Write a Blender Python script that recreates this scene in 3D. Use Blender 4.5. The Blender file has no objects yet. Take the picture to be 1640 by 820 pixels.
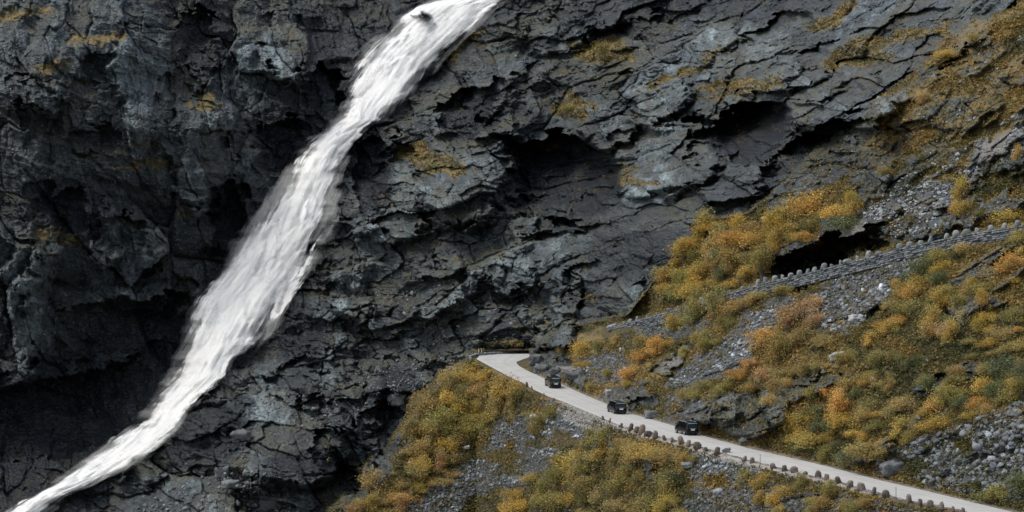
import bpy, math, random
import numpy as np

# ------------------------------------------------------------------ camera, sky, sun
F = 4860.0                                   # focal length in photo pixels (photo 1640 x 820)
scene = bpy.context.scene
COL = scene.collection
cam_data = bpy.data.cameras.new("camera")
cam = bpy.data.objects.new("camera", cam_data)
COL.objects.link(cam)
cam_data.sensor_width = 36.0
cam_data.lens = 36.0 * F / 1640.0
cam_data.clip_start = 1.0
cam_data.clip_end = 20000.0
cam.location = (0, 0, 0)
cam.rotation_euler = (math.radians(90), 0, 0)
scene.camera = cam

SUN_EL, SUN_AZ = 60.0, -104.0                  # azimuth from +Y (away from camera) towards +X
world = bpy.data.worlds.new("World")
scene.world = world
world.use_nodes = True
wn = world.node_tree
sky = wn.nodes.new("ShaderNodeTexSky")
sky.sky_type = 'NISHITA'
sky.sun_disc = False
sky.sun_elevation = math.radians(SUN_EL)
sky.sun_rotation = math.radians(SUN_AZ)
sky.air_density = 1.0
sky.dust_density = 2.5
sky.altitude = 600
bg = wn.nodes["Background"]
bg.inputs["Strength"].default_value = 0.12
hsv = wn.nodes.new("ShaderNodeHueSaturation")     # overcast: the sky is greyer than a clear one
hsv.inputs["Saturation"].default_value = 0.45
wn.links.new(sky.outputs[0], hsv.inputs["Color"])
wn.links.new(hsv.outputs[0], bg.inputs["Color"])
sd = bpy.data.lights.new("sun", 'SUN')
sun = bpy.data.objects.new("sun", sd)
COL.objects.link(sun)
sd.energy = 1.5
sd.angle = math.radians(24)
sd.color = (1.0, 0.96, 0.90)
az, el = math.radians(SUN_AZ), math.radians(SUN_EL)
from mathutils import Vector
sdir = Vector((math.sin(az) * math.cos(el), math.cos(az) * math.cos(el), math.sin(el)))
sun.rotation_euler = sdir.to_track_quat('Z', 'Y').to_euler()
vs = scene.view_settings
vs.view_transform = 'Standard'
vs.look = 'None'
vs.exposure = 0.75
vs.gamma = 1.0
vs.use_curve_mapping = False

# ------------------------------------------------------------------ helpers
def P(u, v, D):
    return np.stack([(np.asarray(u, float) - 820) / F * D, np.asarray(D, float) + 0 * np.asarray(u), -(np.asarray(v, float) - 410) / F * D], -1)

def quick_mesh(name, V, faces, loops=None, counts=None):
    """faces: (n,k) int array of equal-size polygons"""
    me = bpy.data.meshes.new(name)
    V = np.asarray(V, np.float32)
    faces = np.asarray(faces, np.int32)
    n, k = faces.shape
    me.vertices.add(len(V)); me.vertices.foreach_set("co", V.ravel())
    me.loops.add(n * k); me.loops.foreach_set("vertex_index", faces.ravel())
    me.polygons.add(n)
    me.polygons.foreach_set("loop_start", np.arange(0, n * k, k, dtype=np.int32))
    me.polygons.foreach_set("loop_total", np.full(n, k, np.int32))
    me.update(calc_edges=True)
    return me

def vcol(me, name, C):
    C = np.asarray(C, np.float32)
    if C.shape[1] == 3:
        C = np.concatenate([C, np.ones((len(C), 1), np.float32)], 1)
    a = me.attributes.new(name, 'FLOAT_COLOR', 'POINT')
    a.data.foreach_set("color", np.ascontiguousarray(C).ravel())

def link(name, me, mat=None, parent=None):
    o = bpy.data.objects.new(name, me)
    COL.objects.link(o)
    if mat is not None and len(me.materials) == 0:
        me.materials.append(mat)
    if parent is not None:
        o.parent = parent
    return o

def tag(o, label=None, cat=None, group=None, kind=None):
    if label: o["label"] = label
    if cat: o["category"] = cat
    if group: o["group"] = group
    if kind: o["kind"] = kind
    return o

def empty(name, loc, rz=0.0):
    o = bpy.data.objects.new(name, None)
    o.empty_display_size = 0.3
    COL.objects.link(o)
    o.location = loc
    o.rotation_euler = (0, 0, rz)
    return o

def hsh(ix, iy, seed):
    h = (ix.astype(np.int64) * 374761393 + iy.astype(np.int64) * 668265263 + seed * 974634777) & 0xFFFFFFFF
    h = ((h ^ (h >> 13)) * 1274126177) & 0xFFFFFFFF
    h = ((h ^ (h >> 16)) * 2246822519) & 0xFFFFFFFF
    return h ^ (h >> 15)

def rnd(ix, iy, seed):
    return hsh(ix, iy, seed).astype(np.float64) / 4294967296.0

def vnoise(x, y, seed=0):
    ix = np.floor(x).astype(np.int64); iy = np.floor(y).astype(np.int64)
    fx = x - ix; fy = y - iy
    fx = fx * fx * (3 - 2 * fx); fy = fy * fy * (3 - 2 * fy)
    a = rnd(ix, iy, seed); b = rnd(ix + 1, iy, seed); c = rnd(ix, iy + 1, seed); d = rnd(ix + 1, iy + 1, seed)
    return (a * (1 - fx) + b * fx) * (1 - fy) + (c * (1 - fx) + d * fx) * fy      # 0..1

def fbm(x, y, seed=0, octv=4, gain=0.5):
    s = 0; a = 1; t = 0
    for i in range(octv):
        s = s + a * (vnoise(x * 2 ** i + 17.3 * i, y * 2 ** i - 9.1 * i, seed + i * 13) - 0.5)
        t += a; a *= gain
    return s / t * 2                                                             # about -1..1

def facets(x, y, seed, tilt=1.0, k=0.9):
    """continuous crumpled-rock height: upper envelope of tilted block pyramids"""
    ix = np.floor(x).astype(np.int64); iy = np.floor(y).astype(np.int64)
    best = np.full(x.shape, -9.0)
    for ox in (-1, 0, 1):
        for oy in (-1, 0, 1):
            cx = ix + ox; cy = iy + oy
            h = hsh(cx, cy, seed)
            r1 = (h & 1023) / 1023.0; r2 = ((h >> 10) & 1023) / 1023.0; r3 = ((h >> 20) & 4095) / 4095.0
            h2 = hsh(cx, cy, seed + 77)
            a = (h2 & 1023) / 1023.0; g1 = ((h2 >> 10) & 1023) / 1023.0 - .5; g2 = ((h2 >> 20) & 4095) / 4095.0 - .5
            dx = x - cx - .15 - .7 * r1; dy = y - cy - .15 - .7 * r2
            ca = np.cos(r3 * 3.1416); sa = np.sin(r3 * 3.1416)
            m = np.maximum(np.abs(dx * ca + dy * sa), np.abs(-dx * sa + dy * ca))
            m2 = np.maximum(m - .28, 0)
            best = np.maximum(best, a * .8 + tilt * (g1 * dx + g2 * dy) - k * m2 * 1.6)
    return best

def blocks(x, y, seed, tilt=.8):
    """broken-block height: each cell is its own tilted slab with a hard step to the next; also returns the crack distance"""
    ix = np.floor(x).astype(np.int64); iy = np.floor(y).astype(np.int64)
    bd = np.full(x.shape, 9.0); b2 = np.full(x.shape, 9.0); val = np.zeros_like(x)
    for ox in (-1, 0, 1):
        for oy in (-1, 0, 1):
            cx = ix + ox; cy = iy + oy
            h = hsh(cx, cy, seed); h2 = hsh(cx, cy, seed + 55)
            dx = x - cx - .1 - .8 * (h & 1023) / 1023.0; dy = y - cy - .1 - .8 * ((h >> 10) & 1023) / 1023.0
            m = np.maximum(np.abs(dx + .25 * dy), np.abs(dy))
            hv = (h2 & 1023) / 1023.0 + tilt * ((((h2 >> 10) & 1023) / 1023.0 - .5) * dx + (((h2 >> 20) & 4095) / 4095.0 - .5) * dy)
            c = m < bd
            b2 = np.where(c, bd, np.minimum(b2, m)); val = np.where(c, hv, val); bd = np.where(c, m, bd)
    return val, b2 - bd

def sstep(a, b, x):
    t = np.clip((x - a) / (b - a), 0, 1)
    return t * t * (3 - 2 * t)

def in_poly(u, v, poly):
    inside = np.zeros(u.shape, bool)
    n = len(poly)
    for i in range(n):
        x1, y1 = poly[i]; x2, y2 = poly[(i + 1) % n]
        if y1 == y2: continue
        c = ((y1 > v) != (y2 > v)) & (u < (x2 - x1) * (v - y1) / (y2 - y1) + x1)
        inside ^= c
    return inside

def line(pts):
    a = np.array(pts, float)
    return lambda u: np.interp(u, a[:, 0], a[:, 1])

# ------------------------------------------------------------------ traced lines (photo pixels)
# lower road: edge on the valley side / edge on the mountain side, and depth (m) by row
ROAD_LOW = [(763, 575), (789, 589), (813, 602), (837, 613), (857, 625), (881, 636), (902, 643), (935, 657), (969, 671), (1005, 686),
            (1046, 698), (1091, 708), (1117, 716), (1148, 724), (1192, 736), (1238, 748), (1291, 761), (1343, 773), (1399, 789),
            (1456, 803), (1508, 812), (1545, 820), (1800, 876)]
ROAD_UP = [(763, 570), (800, 568), (848, 565), (849, 572), (826, 581), (845, 594), (869, 605), (898, 615), (935, 632), (1005, 661),
           (1079, 682), (1122, 697), (1199, 718), (1300, 741), (1340, 751), (1408, 769), (1490, 788), (1609, 817), (1800, 864)]
vL = line(ROAD_LOW)
vR = line([(700, 566), (763, 568), (848, 564)] + [(852, 596), (869, 605)] + ROAD_UP[7:])
ROAD_D = line([(560, 592), (566, 580), (575, 560), (583, 551), (602, 538), (621, 523), (640, 505), (663, 483), (698, 450), (720, 434), (742, 418), (780, 396), (820, 374), (880, 348)])
UPR = [(860, 560), (900, 547), (982, 523), (1020, 513), (1073, 498), (1136, 478), (1170, 469), (1226, 452), (1255, 445), (1293, 437), (1350, 422),
       (1390, 412), (1408, 408), (1440, 398), (1490, 387), (1516, 381), (1565, 372), (1608, 365), (1640, 360), (1800, 332)]
vU = line(UPR)
UP_D = line([(800, 566), (860, 560), (1010, 517), (1200, 480), (1400, 452), (1640, 428), (1800, 414)])

WATER = [  # v, left u, right u
    (-160, 850, 1010), (-60, 770, 880), (-20, 725, 825), (0, 700, 800), (10, 672, 785), (25, 648, 772), (51, 622, 748), (75, 592, 728), (102, 569, 702), (133, 561, 668), (169, 554, 627),
    (190, 552, 606), (205, 533, 584), (230, 502, 560), (256, 479, 546), (307, 446, 532), (359, 408, 522), (410, 374, 500), (441, 350, 487),
    (477, 312, 468), (502, 300, 452), (550, 291, 410), (580, 286, 372), (605, 281, 352), (630, 262, 322), (656, 246, 297), (677, 232, 284),
    (705, 178, 266), (718, 164, 250), (738, 133, 222), (758, 106, 186), (779, 86, 136), (789, 66, 108), (805, 38, 84), (820, 20, 62), (880, -60, 10), (970, -150, -80)]
WA = np.array(WATER, float)

# ------------------------------------------------------------------ mountainside: one terrain surface
def axis(a, b, lo, hi, step, big):
    left = np.arange(a, lo, big); mid = np.arange(lo, hi, step); right = np.arange(hi, b + big, big)
    return np.concatenate([left, mid, right])
GS = 1.3
us = axis(-420, 2060, -12, 1652, GS, 7.0)
vv = axis(-330, 1150, -12, 832, GS, 7.0)
U, Vv = np.meshgrid(us, vv)                   # rows = v
NV, NU = U.shape

def tps(pts):
    p = np.array(pts, float); xy = p[:, :2] / 500.0; d = p[:, 2]
    n = len(p)
    r2 = ((xy[:, None] - xy[None]) ** 2).sum(-1)
    K = np.where(r2 > 0, r2 * np.log(r2 + 1e-12), 0) + np.eye(n) * 0.02
    A = np.zeros((n + 3, n + 3)); A[:n, :n] = K; A[:n, n] = 1; A[:n, n + 1:] = xy; A[n, :n] = 1; A[n + 1:, :n] = xy.T
    w = np.linalg.solve(A, np.concatenate([d, [0, 0, 0]]))
    def f(u, v):
        x = u / 500.0; y = v / 500.0
        s = w[n] + w[n + 1] * x + w[n + 2] * y
        for i in range(n):
            q = (x - xy[i, 0]) ** 2 + (y - xy[i, 1]) ** 2
            s = s + w[i] * q * np.log(q + 1e-12)
        return s
    return f

baseA = tps([(-420, -330, 690), (-420, 400, 610), (-420, 1150, 520), (0, 0, 640), (0, 400, 617), (0, 600, 612), (0, 790, 598), (200, 200, 634), (250, 500, 630), (150, 690, 612),
    (740, 0, 690), (600, 150, 672), (560, 200, 664), (480, 350, 650), (400, 500, 634), (300, 620, 616), (200, 740, 598), (60, 820, 584), (60, 1150, 520),
    (560, 500, 628), (450, 620, 606), (350, 750, 586), (600, 650, 592), (470, 820, 568), (760, 540, 590), (700, 400, 614), (800, 300, 624), (800, 60, 668),
    (900, 480, 585), (1000, 500, 564), (1000, 300, 598), (1000, 100, 640), (1000, -330, 740), (1200, 200, 556), (1200, 50, 612), (1400, 100, 555), (1400, -50, 585), (1640, 0, 520),
    (1640, -330, 610), (1090, 400, 534), (1200, 310, 522), (2060, 0, 480), (2060, -330, 560), (1300, 250, 522), (1640, 400, 515), (1640, 820, 490), (900, 820, 550), (900, 1150, 520), (2060, 1150, 450)])
DA = baseA(U, Vv)

# world-ish surface coordinates used by all the noise
X0 = (U - 820) / F * DA
Z0 = -(Vv - 410) / F * DA

rl = vL(U); rr = vR(U); ru = vU(U)
Droad_at_R = ROAD_D(np.clip(rr, 560, 880))
Droad_at_L = ROAD_D(np.clip(rl, 566, 880))
Dup = UP_D(U)
below = Droad_at_L - (Vv - rl) * 0.105 - 0.6 * sstep(0, 5, Vv - rl)
onroad = ROAD_D(np.clip(Vv, 560, 880)) + 0.35
bank = np.clip(rr - Vv, 0, None)
span = np.clip(rr - ru, 8, None)
WALLPX = 19 * sstep(980, 1100, U)             # the upper guard wall stands on this step
up_face = np.exp(-np.clip(np.abs(Vv - ru - 9) - 10, 0, 99) / 2.0) * sstep(960, 1000, U)
tb = np.clip(bank / np.clip(span - WALLPX, 8, None), 0, 1)
mid = Droad_at_R + (Dup - Droad_at_R) * (tb ** 1.25) + 4.0 * (1 - np.exp(-bank / 4)) * (1 - tb) ** 2
above = Dup + 5.0 * sstep(0, 6, ru - Vv) + (ru - Vv) * 0.12
DB = np.where(Vv > rl, below, np.where(Vv > rr, onroad, np.where(Vv > ru, mid, above)))
# where the near hillside ends: left rim, and the line below the cliffs
rimL = np.interp(Vv, [560, 575, 595, 640, 690, 740, 770, 820, 1150], [760, 760, 728, 690, 655, 618, 596, 545, 300])
wob = fbm(Z0 / 4, X0 / 4, 5, 5) * 24
DB = DB + np.clip((rimL + wob * (Vv > 590)) - U, 0, None) * 1.6
topB = np.interp(U, [700, 763, 850, 900, 1000, 1045, 1090, 1130, 1200, 1240, 1300, 1400, 1500, 1640, 2060], [573, 566, 561, 528, 506, 446, 395, 352, 338, 312, 250, 190, 100, 15, -300])
wob2 = fbm(X0 / 6, Z0 / 6, 6, 4) * 16 * sstep(860, 1000, U)
DB = DB + np.clip((topB + wob2) - Vv, 0, None) * np.where(U < 1330, 1.7, 0.7)
DB = np.where((U < 860) & (Vv < 561), 9999, DB)
edgeD = np.array([DB[np.argmin(np.abs(vv - t)), j] if -330 < t < 1100 else DB[0, j] for j, t in enumerate(topB[0])]) if False else None
_tb = np.interp(us, [700, 763, 850, 900, 1000, 1045, 1090, 1130, 1200, 1240, 1300, 1400, 1500, 1640, 2060], [573, 566, 561, 528, 506, 446, 395, 352, 338, 312, 250, 190, 100, 15, -300])
_e = UP_D(us) + np.where(vU(us) > _tb, 5 + (vU(us) - _tb) * .12, 0)          # depth of the hillside where the cliffs rise behind it
_w = np.exp(-np.clip(_tb[None] - Vv, 0, 999) / 110.0) * sstep(880, 1000, U)
DA = DA * (1 - _w) + np.minimum(DA, _e[None] + 7) * _w
isB = DB < DA
onr = (Vv <= rl + 1.5) & (Vv >= rr - 1.5) & isB & (U > 755)
D0 = np.where(isB, DB, DA)

# feature list for the cliffs:  (u, v, half width, half height, rotation deg, metres); + = recess with a ceiling, - = bulge
REC = [(1185, 212, 82, 40, 8, 13), (1310, 232, 92, 26, 22, 12), (895, 285, 92, 68, -5, 13), (910, 390, 80, 22, 6, 5), (752, 182, 58, 36, 25, 9), (588, 280, 30, 52, 0, 9),
       (203, 365, 30, 28, 0, 6), (115, 338, 24, 34, 0, 6), (75, 330, 18, 50, 20, 4), (365, 345, 28, 60, 0, 7), (215, 520, 125, 48, 6, 7), (120, 660, 150, 70, 4, 7), (250, 610, 60, 60, 30, 6),
       (525, 170, 34, 70, 10, 8), (460, 240, 55, 50, 0, 5), (312, 60, 26, 50, 0, 6), (152, 110, 20, 22, 0, 4), (60, 190, 34, 30, 0, 4), (150, 225, 42, 18, 5, 4),
       (60, 140, 40, 14, 0, 3), (270, 170, 18, 50, 5, 3), (1322, 412, 100, 27, 17, 17), (985, 60, 34, 26, 15, 5), (1045, 40, 30, 18, 20, 4), (640, 250, 20, 30, 0, 5), (540, 655, 60, 24, 10, 5),
       (640, 560, 70, 18, 12, 3), (500, 440, 50, 20, 25, 5), (560, 400, 60, 24, 12, 4), (690, 525, 60, 14, 10, 3), (620, 690, 36, 50, 50, 8), (545, 740, 30, 50, 30, 8),
       (470, 590, 60, 16, 10, 4), (820, 470, 50, 14, 15, 4), (930, 460, 20, 50, -10, 5), (955, 500, 44, 20, 0, 4), (840, 130, 34, 16, 20, 4), (1090, 30, 50, 14, 20, 3),
       (1300, 80, 50, 16, 20, 4), (1250, 40, 50, 16, 25, 5), (1480, 30, 50, 20, 10, 4), (1400, 60, 30, 20, 0, 3), (700, 105, 30, 16, 30, 4), (1000, 225, 24, 26, 0, 4), (640, 150, 30, 20, 35, 4), (780, 590, 60, 9, 5, 3),
       (1545, 95, 50, 12, 30, 3), (1340, 610, 70, 10, 5, 3), (1500, 610, 60, 12, 8, 3), (1180, 640, 40, 20, 5, 4), (1030, 648, 26, 16, 15, 4), (912, 583, 22, 16, -10, 4), (885, 570, 16, 12, 0, 2.5)]
BUL = [(760, 295, 92, 66, 8, 6), (795, 195, 42, 26, 5, 5), (1065, 270, 95, 52, 10, 5), (1178, 306, 58, 24, 18, 6), (1345, 165, 88, 52, 8, 7), (1300, 135, 60, 24, 4, 3),
       (450, 70, 40, 66, 0, 4), (230, 120, 52, 105, 8, 3), (320, 250, 60, 90, 15, 4), (28, 500, 42, 130, -8, 7), (70, 420, 26, 90, -14, 4), (560, 470, 40, 50, 20, 4), (468, 700, 112, 96, 5, 8),
       (560, 640, 60, 60, 0, 4), (690, 480, 60, 32, 22, 4), (700, 430, 50, 22, 15, 4), (820, 440, 40, 30, 10, 3), (630, 330, 50, 60, 10, 4), (900, 480, 26, 46, -10, 5), (1000, 480, 44, 36, 0, 4),
       (975, 195, 50, 36, 12, 4), (1060, 165, 60, 40, 18, 4), (1230, 110, 60, 40, 20, 3), (1150, 60, 50, 40, 15, 3), (900, 60, 60, 40, 15, 3), (620, 500, 60, 30, 18, 3), (170, 370, 22, 60, 0, 4), (70, 150, 40, 26, 0, 3),
       (880, 535, 40, 30, 20, 5), (1130, 655, 50, 30, 0, 3), (1240, 655, 32, 30, 0, 3), (330, 110, 26, 40, 0, 2), (230, 470, 60, 40, 10, 3), (640, 600, 60, 30, 12, 3), (1075, 575, 40, 10, 38, 1.5)]
_b1, _ = blocks(X0 / 4.2, Z0 / 2.6, 23, 0); _b2, _ = blocks(X0 / 1.5, Z0 / 1.0, 24, 0)
wu = U + fbm(X0 / 6, Z0 / 6, 21, 2) * 18 + (_b1 - .5) * 16 + (_b2 - .5) * 6
_b1, _ = blocks(X0 / 4.2, Z0 / 2.6, 33, 0); _b2, _ = blocks(X0 / 1.5, Z0 / 1.0, 34, 0)
wv = Vv + fbm(X0 / 6, Z0 / 6, 31, 2) * 16 + (_b1 - .5) * 18 + (_b2 - .5) * 7
feat = np.zeros_like(U); recm = np.zeros_like(U); dry = np.zeros_like(U)
for (cu, cv, a, b, rot, amp) in REC:
    r = math.radians(rot); du = wu - cu; dv = -(wv - cv)
    p = (du * math.cos(r) + dv * math.sin(r)) / a; q = (-du * math.sin(r) + dv * math.cos(r)) / b      # q=+1 top
    w = np.clip(1 - np.abs(p) ** 3, 0, 1)
    top = 1 - 0.35 * np.abs(p) ** 2
    prof = np.where(q > top, 0, np.clip((q + 1) / (top + 1), 0, 1) ** 0.32) * (q < top)
    f = amp * (1.75 if a * b > 2200 else 1.0) * np.sqrt(w) * prof
    feat = np.maximum(feat, f)
    recm = np.maximum(recm, np.sqrt(w) * prof)
for (cu, cv, a, b, rot, amp) in BUL:
    r = math.radians(rot); du = wu - cu; dv = -(wv - cv)
    p = (du * math.cos(r) + dv * math.sin(r)) / a; q = (-du * math.sin(r) + dv * math.cos(r)) / b
    m = (np.abs(p) ** 2.6 + np.abs(q) ** 2.6) ** (1 / 2.6)
    dry = np.maximum(dry, np.clip(1.15 - m, 0, .5) * 2)
    feat = feat - 1.45 * amp * np.clip(1 - m, 0, 0.2) / 0.2 * (0.95 - 0.35 * q)

# bedding: rises to the right on the right-hand cliffs
bed = np.radians(np.interp(U, [0, 500, 900, 1640], [-2, 10, 17, 27]))
ca, sa = np.cos(bed), np.sin(bed)
Xb = X0 * ca + Z0 * sa; Zb = -X0 * sa + Z0 * ca
def rockwork(Xb, Zb, tall, sd0):
    """layered broken rock; tall > 1 makes upright blocks, < 1 flat slabs. Returns large forms, fine forms, tone"""
    wx = Xb + fbm(Xb / 14, Zb / 14, 41 + sd0, 2) * 2.4; wz = (Zb + fbm(Xb / 14, Zb / 9, 42 + sd0, 2) * 1.6) / tall
    fx = wx + fbm(Xb / 2.5, Zb / 2.5, 43 + sd0, 2) * .18; fz = wz + fbm(Xb / 3, Zb / 2, 45 + sd0, 2) * .12
    ra = 0.35 + 1.0 * sstep(.35, .65, vnoise(Xb / 9, Zb / 6, 111 + sd0)); rb_ = 0.4 + 1.0 * sstep(.4, .65, vnoise(Xb / 5, Zb / 3.5, 112 + sd0))
    big = -facets(wx / 32, wz / 21, 101 + sd0, 1.6, 1.0) * 11.0 - facets(wx / 13, wz / 9, 102 + sd0, 1.8, 1.1) * 6.0
    small = -facets(wx / 5, wz / 3.6, 106 + sd0, 1.8, 1.0) * 1.9 * ra
    small += -facets(fx / 1.9, fz / 1.2, 103 + sd0, 1.9, 1.0) * .8 * rb_
    small += -facets(fx / .95, fz / 0.6, 104 + sd0, 1.9, 1.0) * 0.42 * rb_
    small += -facets(fx / .5, fz / 0.34, 105 + sd0, 1.8, 1.0) * 0.20
    tone = np.zeros_like(Xb)
    for (lx, lz, am, q, cr, tn) in ((19, 11, 5.5, 120, 1.2, .6), (8, 5, 2.8, 121, .9, .5), (3.5, 2.1, .95, 122, .4, .35), (1.4, .8, .30, 123, .16, .25)):
        bv, ed = blocks(fx / lx, fz / lz, q + sd0, 1.3)
        gate = sstep(.25, .6, vnoise(Xb / (lx * 2.2), Zb / (lz * 2.2), q + 9 + sd0))
        tone += (bv - .5) * tn
        small += (-bv * am + cr * (1 - sstep(0, .08, ed))) * (.3 + .85 * gate)
    small += fbm(Xb / .5, Zb / .5, 44 + sd0, 2) * 0.10
    for L, amp, q in ((9.0, 2.2, 51), (3.6, .8, 52), (1.5, .3, 53)):          # ledges
        t = Zb / L + fbm(Xb / (L * 2.2), Zb / (L * 1.5), q + sd0, 2) * 1.0
        fr = t - np.floor(t)
        small += amp * (sstep(.0, .22, fr) - fr) * (0.2 + 1.0 * vnoise(Xb / (L * 2), Zb / L, q + 5 + sd0))
    return big - big.mean() - 1.5, small - small.mean(), tone
big, small, tone_ = rockwork(Xb, Zb, 1.0, 0)
_wl = np.interp(Vv, [-330, 0, 200, 400, 600, 820, 1150], [820, 745, 570, 430, 320, 40, -400])
_L = U < _wl
bL, sL, tL = rockwork(Xb[_L], Zb[_L], 2.3, 500)
big[_L] = bL; small[_L] = sL; tone_[_L] = tL
rock = big + small
# rock / scree / vegetation zones of the near hillside
ROCKP = [[(1052, 672), (1075, 655), (1130, 645), (1180, 615), (1265, 630), (1250, 685), (1205, 704), (1120, 682)], [(950, 640), (1020, 600), (1045, 645), (1010, 662)],
         [(1046, 596), (1105, 546), (1116, 556), (1078, 606)], [(848, 562), (865, 530), (915, 515), (925, 545), (905, 575), (938, 602), (925, 622), (896, 604), (850, 592)],
         [(1258, 612), (1300, 588), (1352, 600), (1340, 616), (1262, 640)], [(1496, 512), (1575, 462), (1602, 484), (1530, 520)], [(1460, 618), (1560, 582), (1570, 600), (1480, 640)],
         [(530, 840), (556, 790), (640, 690), (664, 712), (604, 785), (585, 840)], [(1380, 400), (1300, 440), (1230, 440), (1250, 410), (1340, 372), (1420, 352), (1500, 330), (1560, 310), (1600, 340), (1500, 380)],
         [(1130, 400), (1200, 385), (1200, 410), (1140, 420)], [(1560, 250), (1640, 190), (1640, 215), (1570, 280)], [(1440, 250), (1520, 215), (1500, 245), (1450, 275)], [(1530, 110), (1630, 70), (1600, 100), (1540, 130)], [(1590, 140), (1640, 110), (1640, 130), (1600, 160)],
         [(1285, 250), (1400, 200), (1460, 190), (1420, 240), (1340, 290), (1270, 320), (1225, 330)], [(1000, 700), (1060, 735), (1050, 770), (1000, 740)]]
SCREE = [[(1392, 758), (1408, 730), (1500, 690), (1640, 640), (1800, 600), (1800, 850), (1610, 805), (1450, 772)],
         [(1290, 478), (1330, 445), (1460, 400), (1512, 408), (1440, 460), (1400, 500), (1380, 528), (1330, 536), (1290, 506)],
         [(1380, 372), (1395, 322), (1480, 290), (1560, 255), (1640, 180), (1640, 240), (1560, 300), (1500, 345), (1430, 382)],
         [(905, 640), (985, 676), (962, 722), (885, 752), (800, 785), (720, 830), (600, 830), (680, 790), (760, 735), (790, 690), (845, 655)],
         [(1108, 722), (1240, 758), (1262, 790), (1252, 830), (1090, 830), (1112, 775), (1090, 736)],
         [(1060, 622), (1130, 562), (1225, 488), (1255, 500), (1185, 592), (1120, 645), (1060, 652)],
         [(925, 572), (1000, 560), (1012, 600), (975, 622), (930, 604)], [(1255, 792), (1400, 798), (1490, 826), (1240, 826)],
         [(1000, 534), (1130, 503), (1290, 462), (1290, 476), (1180, 514), (1100, 540), (1045, 565)]]
SCREE_DENS = [1.0, 1.0, .8, 1.0, 1.0, .7, .6, .8, .8]
zu = U + fbm(X0 / 2.5, Z0 / 2.5, 61, 4) * 22; zv = Vv + fbm(X0 / 2.5, Z0 / 2.5, 62, 4) * 14
rockB = np.zeros(U.shape, bool); screeB = np.zeros(U.shape, bool)
for p_ in ROCKP: rockB |= in_poly(zu, zv, p_)
for p_ in SCREE: screeB |= in_poly(zu, zv, p_)
screeB &= ~rockB & (fbm(X0 / 5, Z0 / 2.2, 66, 4) > -.28)
# upper right slopes: heath broken by outcrops that follow the bedding
small = small * (1 - .35 * isB * (Vv < ru - 25) * (U > 1230))
ur = isB & (Vv < ru - 25) & (U > 1230)
outc = fbm(Xb / 6, Zb / 2.6, 63, 5) > 0.04
rockB |= ur & outc & ~screeB
mb = isB & (Vv > ru + 20) & (Vv < rr - 20) & (U > 1280)
rockB |= mb & ~screeB & (fbm(Xb / 10, Zb / 1.8, 64, 4) > 0.30)
rockB |= isB & (U > 870) & (Vv < topB + wob2) & (U < 1400)
screeB &= ~rockB
vegB = ~rockB & ~screeB

def blur(a, n):
    for _ in range(n):
        a = (a + np.roll(a, 1, 0) + np.roll(a, -1, 0) + np.roll(a, 1, 1) + np.roll(a, -1, 1)) / 5
    return a
rb = blur(rockB.astype(float), 3); sb = blur(screeB.astype(float), 4); vb = blur(vegB.astype(float), 3)
Bf = blur(isB.astype(float), 2)
water_l = np.interp(Vv, WA[:, 0], WA[:, 1]); water_r = np.interp(Vv, WA[:, 0], WA[:, 2])
wdist = np.minimum(U - water_l, water_r - U)                # >0 inside the fall
inw = sstep(-10, 14, wdist)
roadside = np.exp(-np.clip(np.minimum(np.abs(Vv - rl), np.abs(Vv - rr)), 0, 60) / 9.0) * isB * sstep(725, 775, U)
ampA = (1 - .82 * inw)
ampB = rb * 0.62 + sb * .12 + vb * .12
D = DA + (rock - big * .45 * _w + feat) * ampA + 2.5 * _w
for (cu, cv, a_, b_, rot, amp) in ((694, 24, 26, 8, 25, 13), (205, 748, 34, 8, 25, 6), (590, 196, 16, 6, 30, 5), (480, 400, 12, 16, 40, 4), (100, 792, 16, 5, 20, 5)):   # rocks standing out of the water
    r = math.radians(rot); du = wu - cu; dv = -(wv - cv)
    p = (du * math.cos(r) + dv * math.sin(r)) / a_; q = (-du * math.sin(r) + dv * math.cos(r)) / b_
    D -= amp * np.clip(1.3 - np.hypot(p, q), 0, 1)
bigc = big; smc = small - .6
near = DB + (bigc * rb * .30 + smc * (rb * 1.0 + sb * .30 + vb * .13) + np.where(rb > .1, feat, feat * .25 * (1 - sb)) + fbm(X0 / 3, Z0 / 3, 71, 4) * .9 + facets(X0 / 5 + 3, Z0 / 3, 72, 1.2, .8) * -0.9) * (1 - np.clip(roadside * 1.1, 0, 1))
near = near + np.clip(DB + .8 - near, 0, 9) * up_face
near = np.where(onr, onroad, near)
up_ledge = np.exp(-np.abs(Vv - ru) / 6.0)
near = near * (1 - up_ledge * .0)
D = np.where(isB, near, D)
Pm = P(U, Vv, D)
# shove the rock a little sideways and up as well, so ledges can overhang
side = (1 - onr) * np.where(isB, ampB * .6, ampA) * (1 - np.clip(roadside * 1.2, 0, 1))
Pm[..., 0] += fbm(X0 / 2.2, Z0 / 2.2, 81, 3) * .5 * side
Pm[..., 2] += fbm(X0 / 2.2, Z0 / 2.2, 82, 3) * .5 * side
def grid_faces(nv, nu):
    idx = np.arange(nv * nu).reshape(nv, nu)
    return np.stack([idx[:-1, :-1], idx[1:, :-1], idx[1:, 1:], idx[:-1, 1:]], -1).reshape(-1, 4)

def Dat(u, v):
    j = np.clip(np.searchsorted(us, u), 0, NU - 1); i = np.clip(np.searchsorted(vv, v), 0, NV - 1)
    return D[i, j]
Dsm = blur(D, 14)
def Dsmooth(u, v):
    j = np.clip(np.searchsorted(us, u), 0, NU - 1); i = np.clip(np.searchsorted(vv, v), 0, NV - 1)
    return Dsm[i, j]
def maskat(M, u, v):
    j = np.clip(np.searchsorted(us, u), 0, NU - 1); i = np.clip(np.searchsorted(vv, v), 0, NV - 1)
    return M[i, j]

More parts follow.
